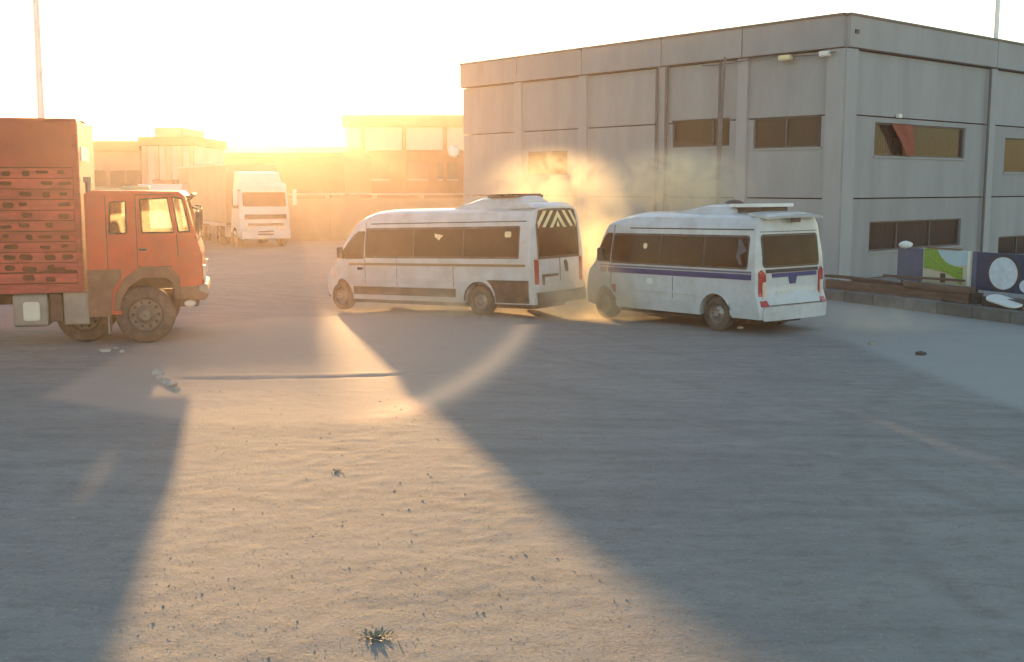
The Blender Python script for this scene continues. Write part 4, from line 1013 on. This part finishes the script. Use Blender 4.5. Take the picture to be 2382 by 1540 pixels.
# weed tufts
def tuft(u, v, s, label, nn=70):
    p = ground_at(u, v); V, F = [Vector((0, 0, 0))], []
    for i in range(nn):
        a = random.uniform(0, 6.28); r0 = abs(random.gauss(0, .3))*s; h = random.uniform(.06, .2)*s; b_ = Vector((r0*math.cos(a), r0*math.sin(a), 0))
        d_ = Vector((math.cos(a), math.sin(a), 0)); t_ = Vector((-d_.y, d_.x, 0))*s*.05; k = len(V)
        tip = b_+d_*random.uniform(.1, .45)*s+Vector((0, 0, h)); mid = (b_+tip)/2+Vector((0, 0, h*.3))
        V += [b_-t_*.5, b_+t_*.5, mid+t_, mid-t_, tip]; F += [(0, k+1, k), (k, k+1, k+2, k+3), (k+3, k+2, k+4)]
    m_ = bpy.data.meshes.new('weed_tuft'); m_.from_pydata(V, [], F); m_.materials.append(M['leaf'])
    o = bpy.data.objects.new('weed_tuft', m_); C.objects.link(o); o.location = (p.x, p.y, gz(p.x, p.y)-.005); tag(o, label, 'weed')
tuft(872, 1482, .17, 'largest dusty weed tuft near the bottom edge of the picture')
tuft(782, 1097, .12, 'small dark weed tuft in the middle of the sunlit dirt', 30)
# gravel: uncountable
V, F = [], []
rg = random.Random(5)
octa = [(1, 0, 0), (0, 1, 0), (-1, 0, 0), (0, -1, 0), (0, 0, 1)]
xs_, ys_ = [], []
for i in range(15000):
    y = 5.2+abs(rg.gauss(0, 1))*6.5; x = rg.uniform(-.5, .46)*y*1.02
    xs_.append(x); ys_.append(y)
hh = hgt(np.array(xs_), np.array(ys_))
for x, y, z in zip(xs_, ys_, hh):
    if y > 22: continue
    if x > 1.5+.2*y and rg.random() < .8: continue
    r = min(.035, rg.uniform(.003, .006)*(1+(rg.random() < .02)*1.4)); a = rg.uniform(0, 6.28); ca, sa = math.cos(a), math.sin(a); k = len(V)
    ex = rg.uniform(.8, 1.8)
    for ox, oy, oz in octa:
        q = rg.uniform(.7, 1.25); px, py = ox*r*ex*q, oy*r*q
        V.append((x+px*ca-py*sa, y+px*sa+py*ca, z+oz*r*.8-.001))
    F += [(k, k+1, k+4), (k+1, k+2, k+4), (k+2, k+3, k+4), (k+3, k, k+4)]
m_ = bpy.data.meshes.new('gravel'); m_.from_pydata(V, [], F); m_.materials.append(M['stone'])
o = bpy.data.objects.new('gravel', m_); C.objects.link(o); tag(o, 'scattered fine gravel over the dirt yard', 'gravel', kind='stuff')
# dry straw litter
V, F = [], []
for i in range(9000):
    y = 5.2+abs(rg.gauss(0, 1))*4.5; x = rg.uniform(-.48, .30)*y
    l = rg.uniform(.015, .06); a = rg.gauss(0, .9); z = 0; k = len(V)
    V += [(x, y, 0), (x+l*math.cos(a), y+l*math.sin(a), 0), (x+l*math.cos(a)-.003*math.sin(a), y+l*math.sin(a)+.003*math.cos(a), 0), (x-.003*math.sin(a), y+.003*math.cos(a), 0)]
    F.append((k, k+1, k+2, k+3))
A = np.array(V); A[:, 2] = hgt(A[:, 0], A[:, 1])+.004
m_ = bpy.data.meshes.new('dry_straw'); m_.from_pydata(A.tolist(), [], F); m_.materials.append(M['straw'])
o = bpy.data.objects.new('dry_straw', m_); C.objects.link(o); tag(o, 'short bits of dry straw littering the sunlit dirt', 'straw', kind='stuff')

# ------------------------------------------------------------------ dust in the air
def dust(name, label, c, rad, dens, scale=1.6, seed=0, lo=.36, hi=.80, g=.15):
    m_ = bpy.data.materials.new(name); m_.use_nodes = True; n_ = m_.node_tree; L_ = n_.links
    n_.nodes.remove(n_.nodes['Principled BSDF']); out = n_.nodes['Material Output']
    pv = n_.nodes.new('ShaderNodeVolumePrincipled'); pv.inputs['Color'].default_value = (.97, .88, .68, 1); pv.inputs['Anisotropy'].default_value = g
    t_ = n_.nodes.new('ShaderNodeTexCoord'); mp = n_.nodes.new('ShaderNodeMapping'); mp.inputs['Location'].default_value = (seed, seed*.7, 0)
    L_.new(t_.outputs['Object'], mp.inputs[0])
    no = n_.nodes.new('ShaderNodeTexNoise'); no.inputs['Scale'].default_value = scale; no.inputs['Detail'].default_value = 6; no.inputs['Roughness'].default_value = .6; no.inputs['Distortion'].default_value = .9; L_.new(mp.outputs[0], no.inputs['Vector'])
    r1_ = n_.nodes.new('ShaderNodeMapRange'); r1_.inputs[1].default_value = lo; r1_.inputs[2].default_value = hi; L_.new(no.outputs[0], r1_.inputs[0])
    dv = n_.nodes.new('ShaderNodeVectorMath'); dv.operation = 'DIVIDE'; dv.inputs[1].default_value = rad; L_.new(t_.outputs['Object'], dv.inputs[0])
    le = n_.nodes.new('ShaderNodeVectorMath'); le.operation = 'LENGTH'; L_.new(dv.outputs[0], le.inputs[0])
    r2_ = n_.nodes.new('ShaderNodeMapRange'); r2_.inputs[1].default_value = 1.0; r2_.inputs[2].default_value = .0; r2_.inputs[4].default_value = dens; r2_.interpolation_type = 'SMOOTHSTEP'
    L_.new(le.outputs['Value'], r2_.inputs[0])
    mu = n_.nodes.new('ShaderNodeMath'); mu.operation = 'MULTIPLY'; L_.new(r1_.outputs[0], mu.inputs[0]); L_.new(r2_.outputs[0], mu.inputs[1])
    L_.new(mu.outputs[0], pv.inputs['Density']); L_.new(pv.outputs[0], out.inputs['Volume'])
    b_ = MB(); r = bmesh.ops.create_icosphere(b_.bm, subdivisions=3, radius=1.0)
    for v in b_.bm.verts: v.co = Vector((v.co.x*rad[0], v.co.y*rad[1], v.co.z*rad[2]))*1.03
    o = b_.build(name, m_); o.location = c; tag(o, label, 'dust', kind='stuff'); return o
dg = 'dust'
dust('dust_cloud', 'golden dust cloud rising above the rear roof of the chevron minibus', (1.2, 29.0, 2.9), (2.3, 1.4, 1.2), 1.9, 1.7, 3, .36, .72)
dust('dust_cloud', 'golden dust column filling the gap between the two minibuses', (2.25, 27.2, 1.3), (.95, 1.3, 2.4), 2.8, 1.6, 11, .26, .72)
dust('dust_cloud', 'pale dust cloud drifting over the front roof of the striped minibus', (4.2, 29.0, 2.95), (2.4, 1.4, 1.15), 3.4, 1.7, 23, .36, .72)
dust('dust_cloud', 'low dust trail under the front of the striped minibus', (1.9, 24.5, .45), (1.9, 1.1, 1.1), 3.0, 1.2, 31, .3, .7)
dust('dust_cloud', 'low dust trail at the wheels of the chevron minibus', (-1.0, 25.6, .15), (3.6, 1.2, .7), 2.0, 1.1, 41)
dust('dust_cloud', 'faint low dust trailing behind the striped minibus', (7.4, 22.6, .15), (1.9, 1.2, .6), 1.0, 1.1, 51)

# ------------------------------------------------------------------ haze
hz = bpy.data.materials.new('haze'); hz.use_nodes = True; n_ = hz.node_tree
n_.nodes.remove(n_.nodes['Principled BSDF'])
pv = n_.nodes.new('ShaderNodeVolumePrincipled'); pv.inputs['Color'].default_value = (1, .80, .70, 1)
pv.inputs['Density'].default_value = HAZE_D; pv.inputs['Anisotropy'].default_value = HAZE_G
n_.links.new(pv.outputs[0], n_.nodes['Material Output'].inputs['Volume'])
o = MB().box(-1000, 1000, -400, 1000, -1.3, 14.5).build('haze', hz); tag(o, kind='stuff')
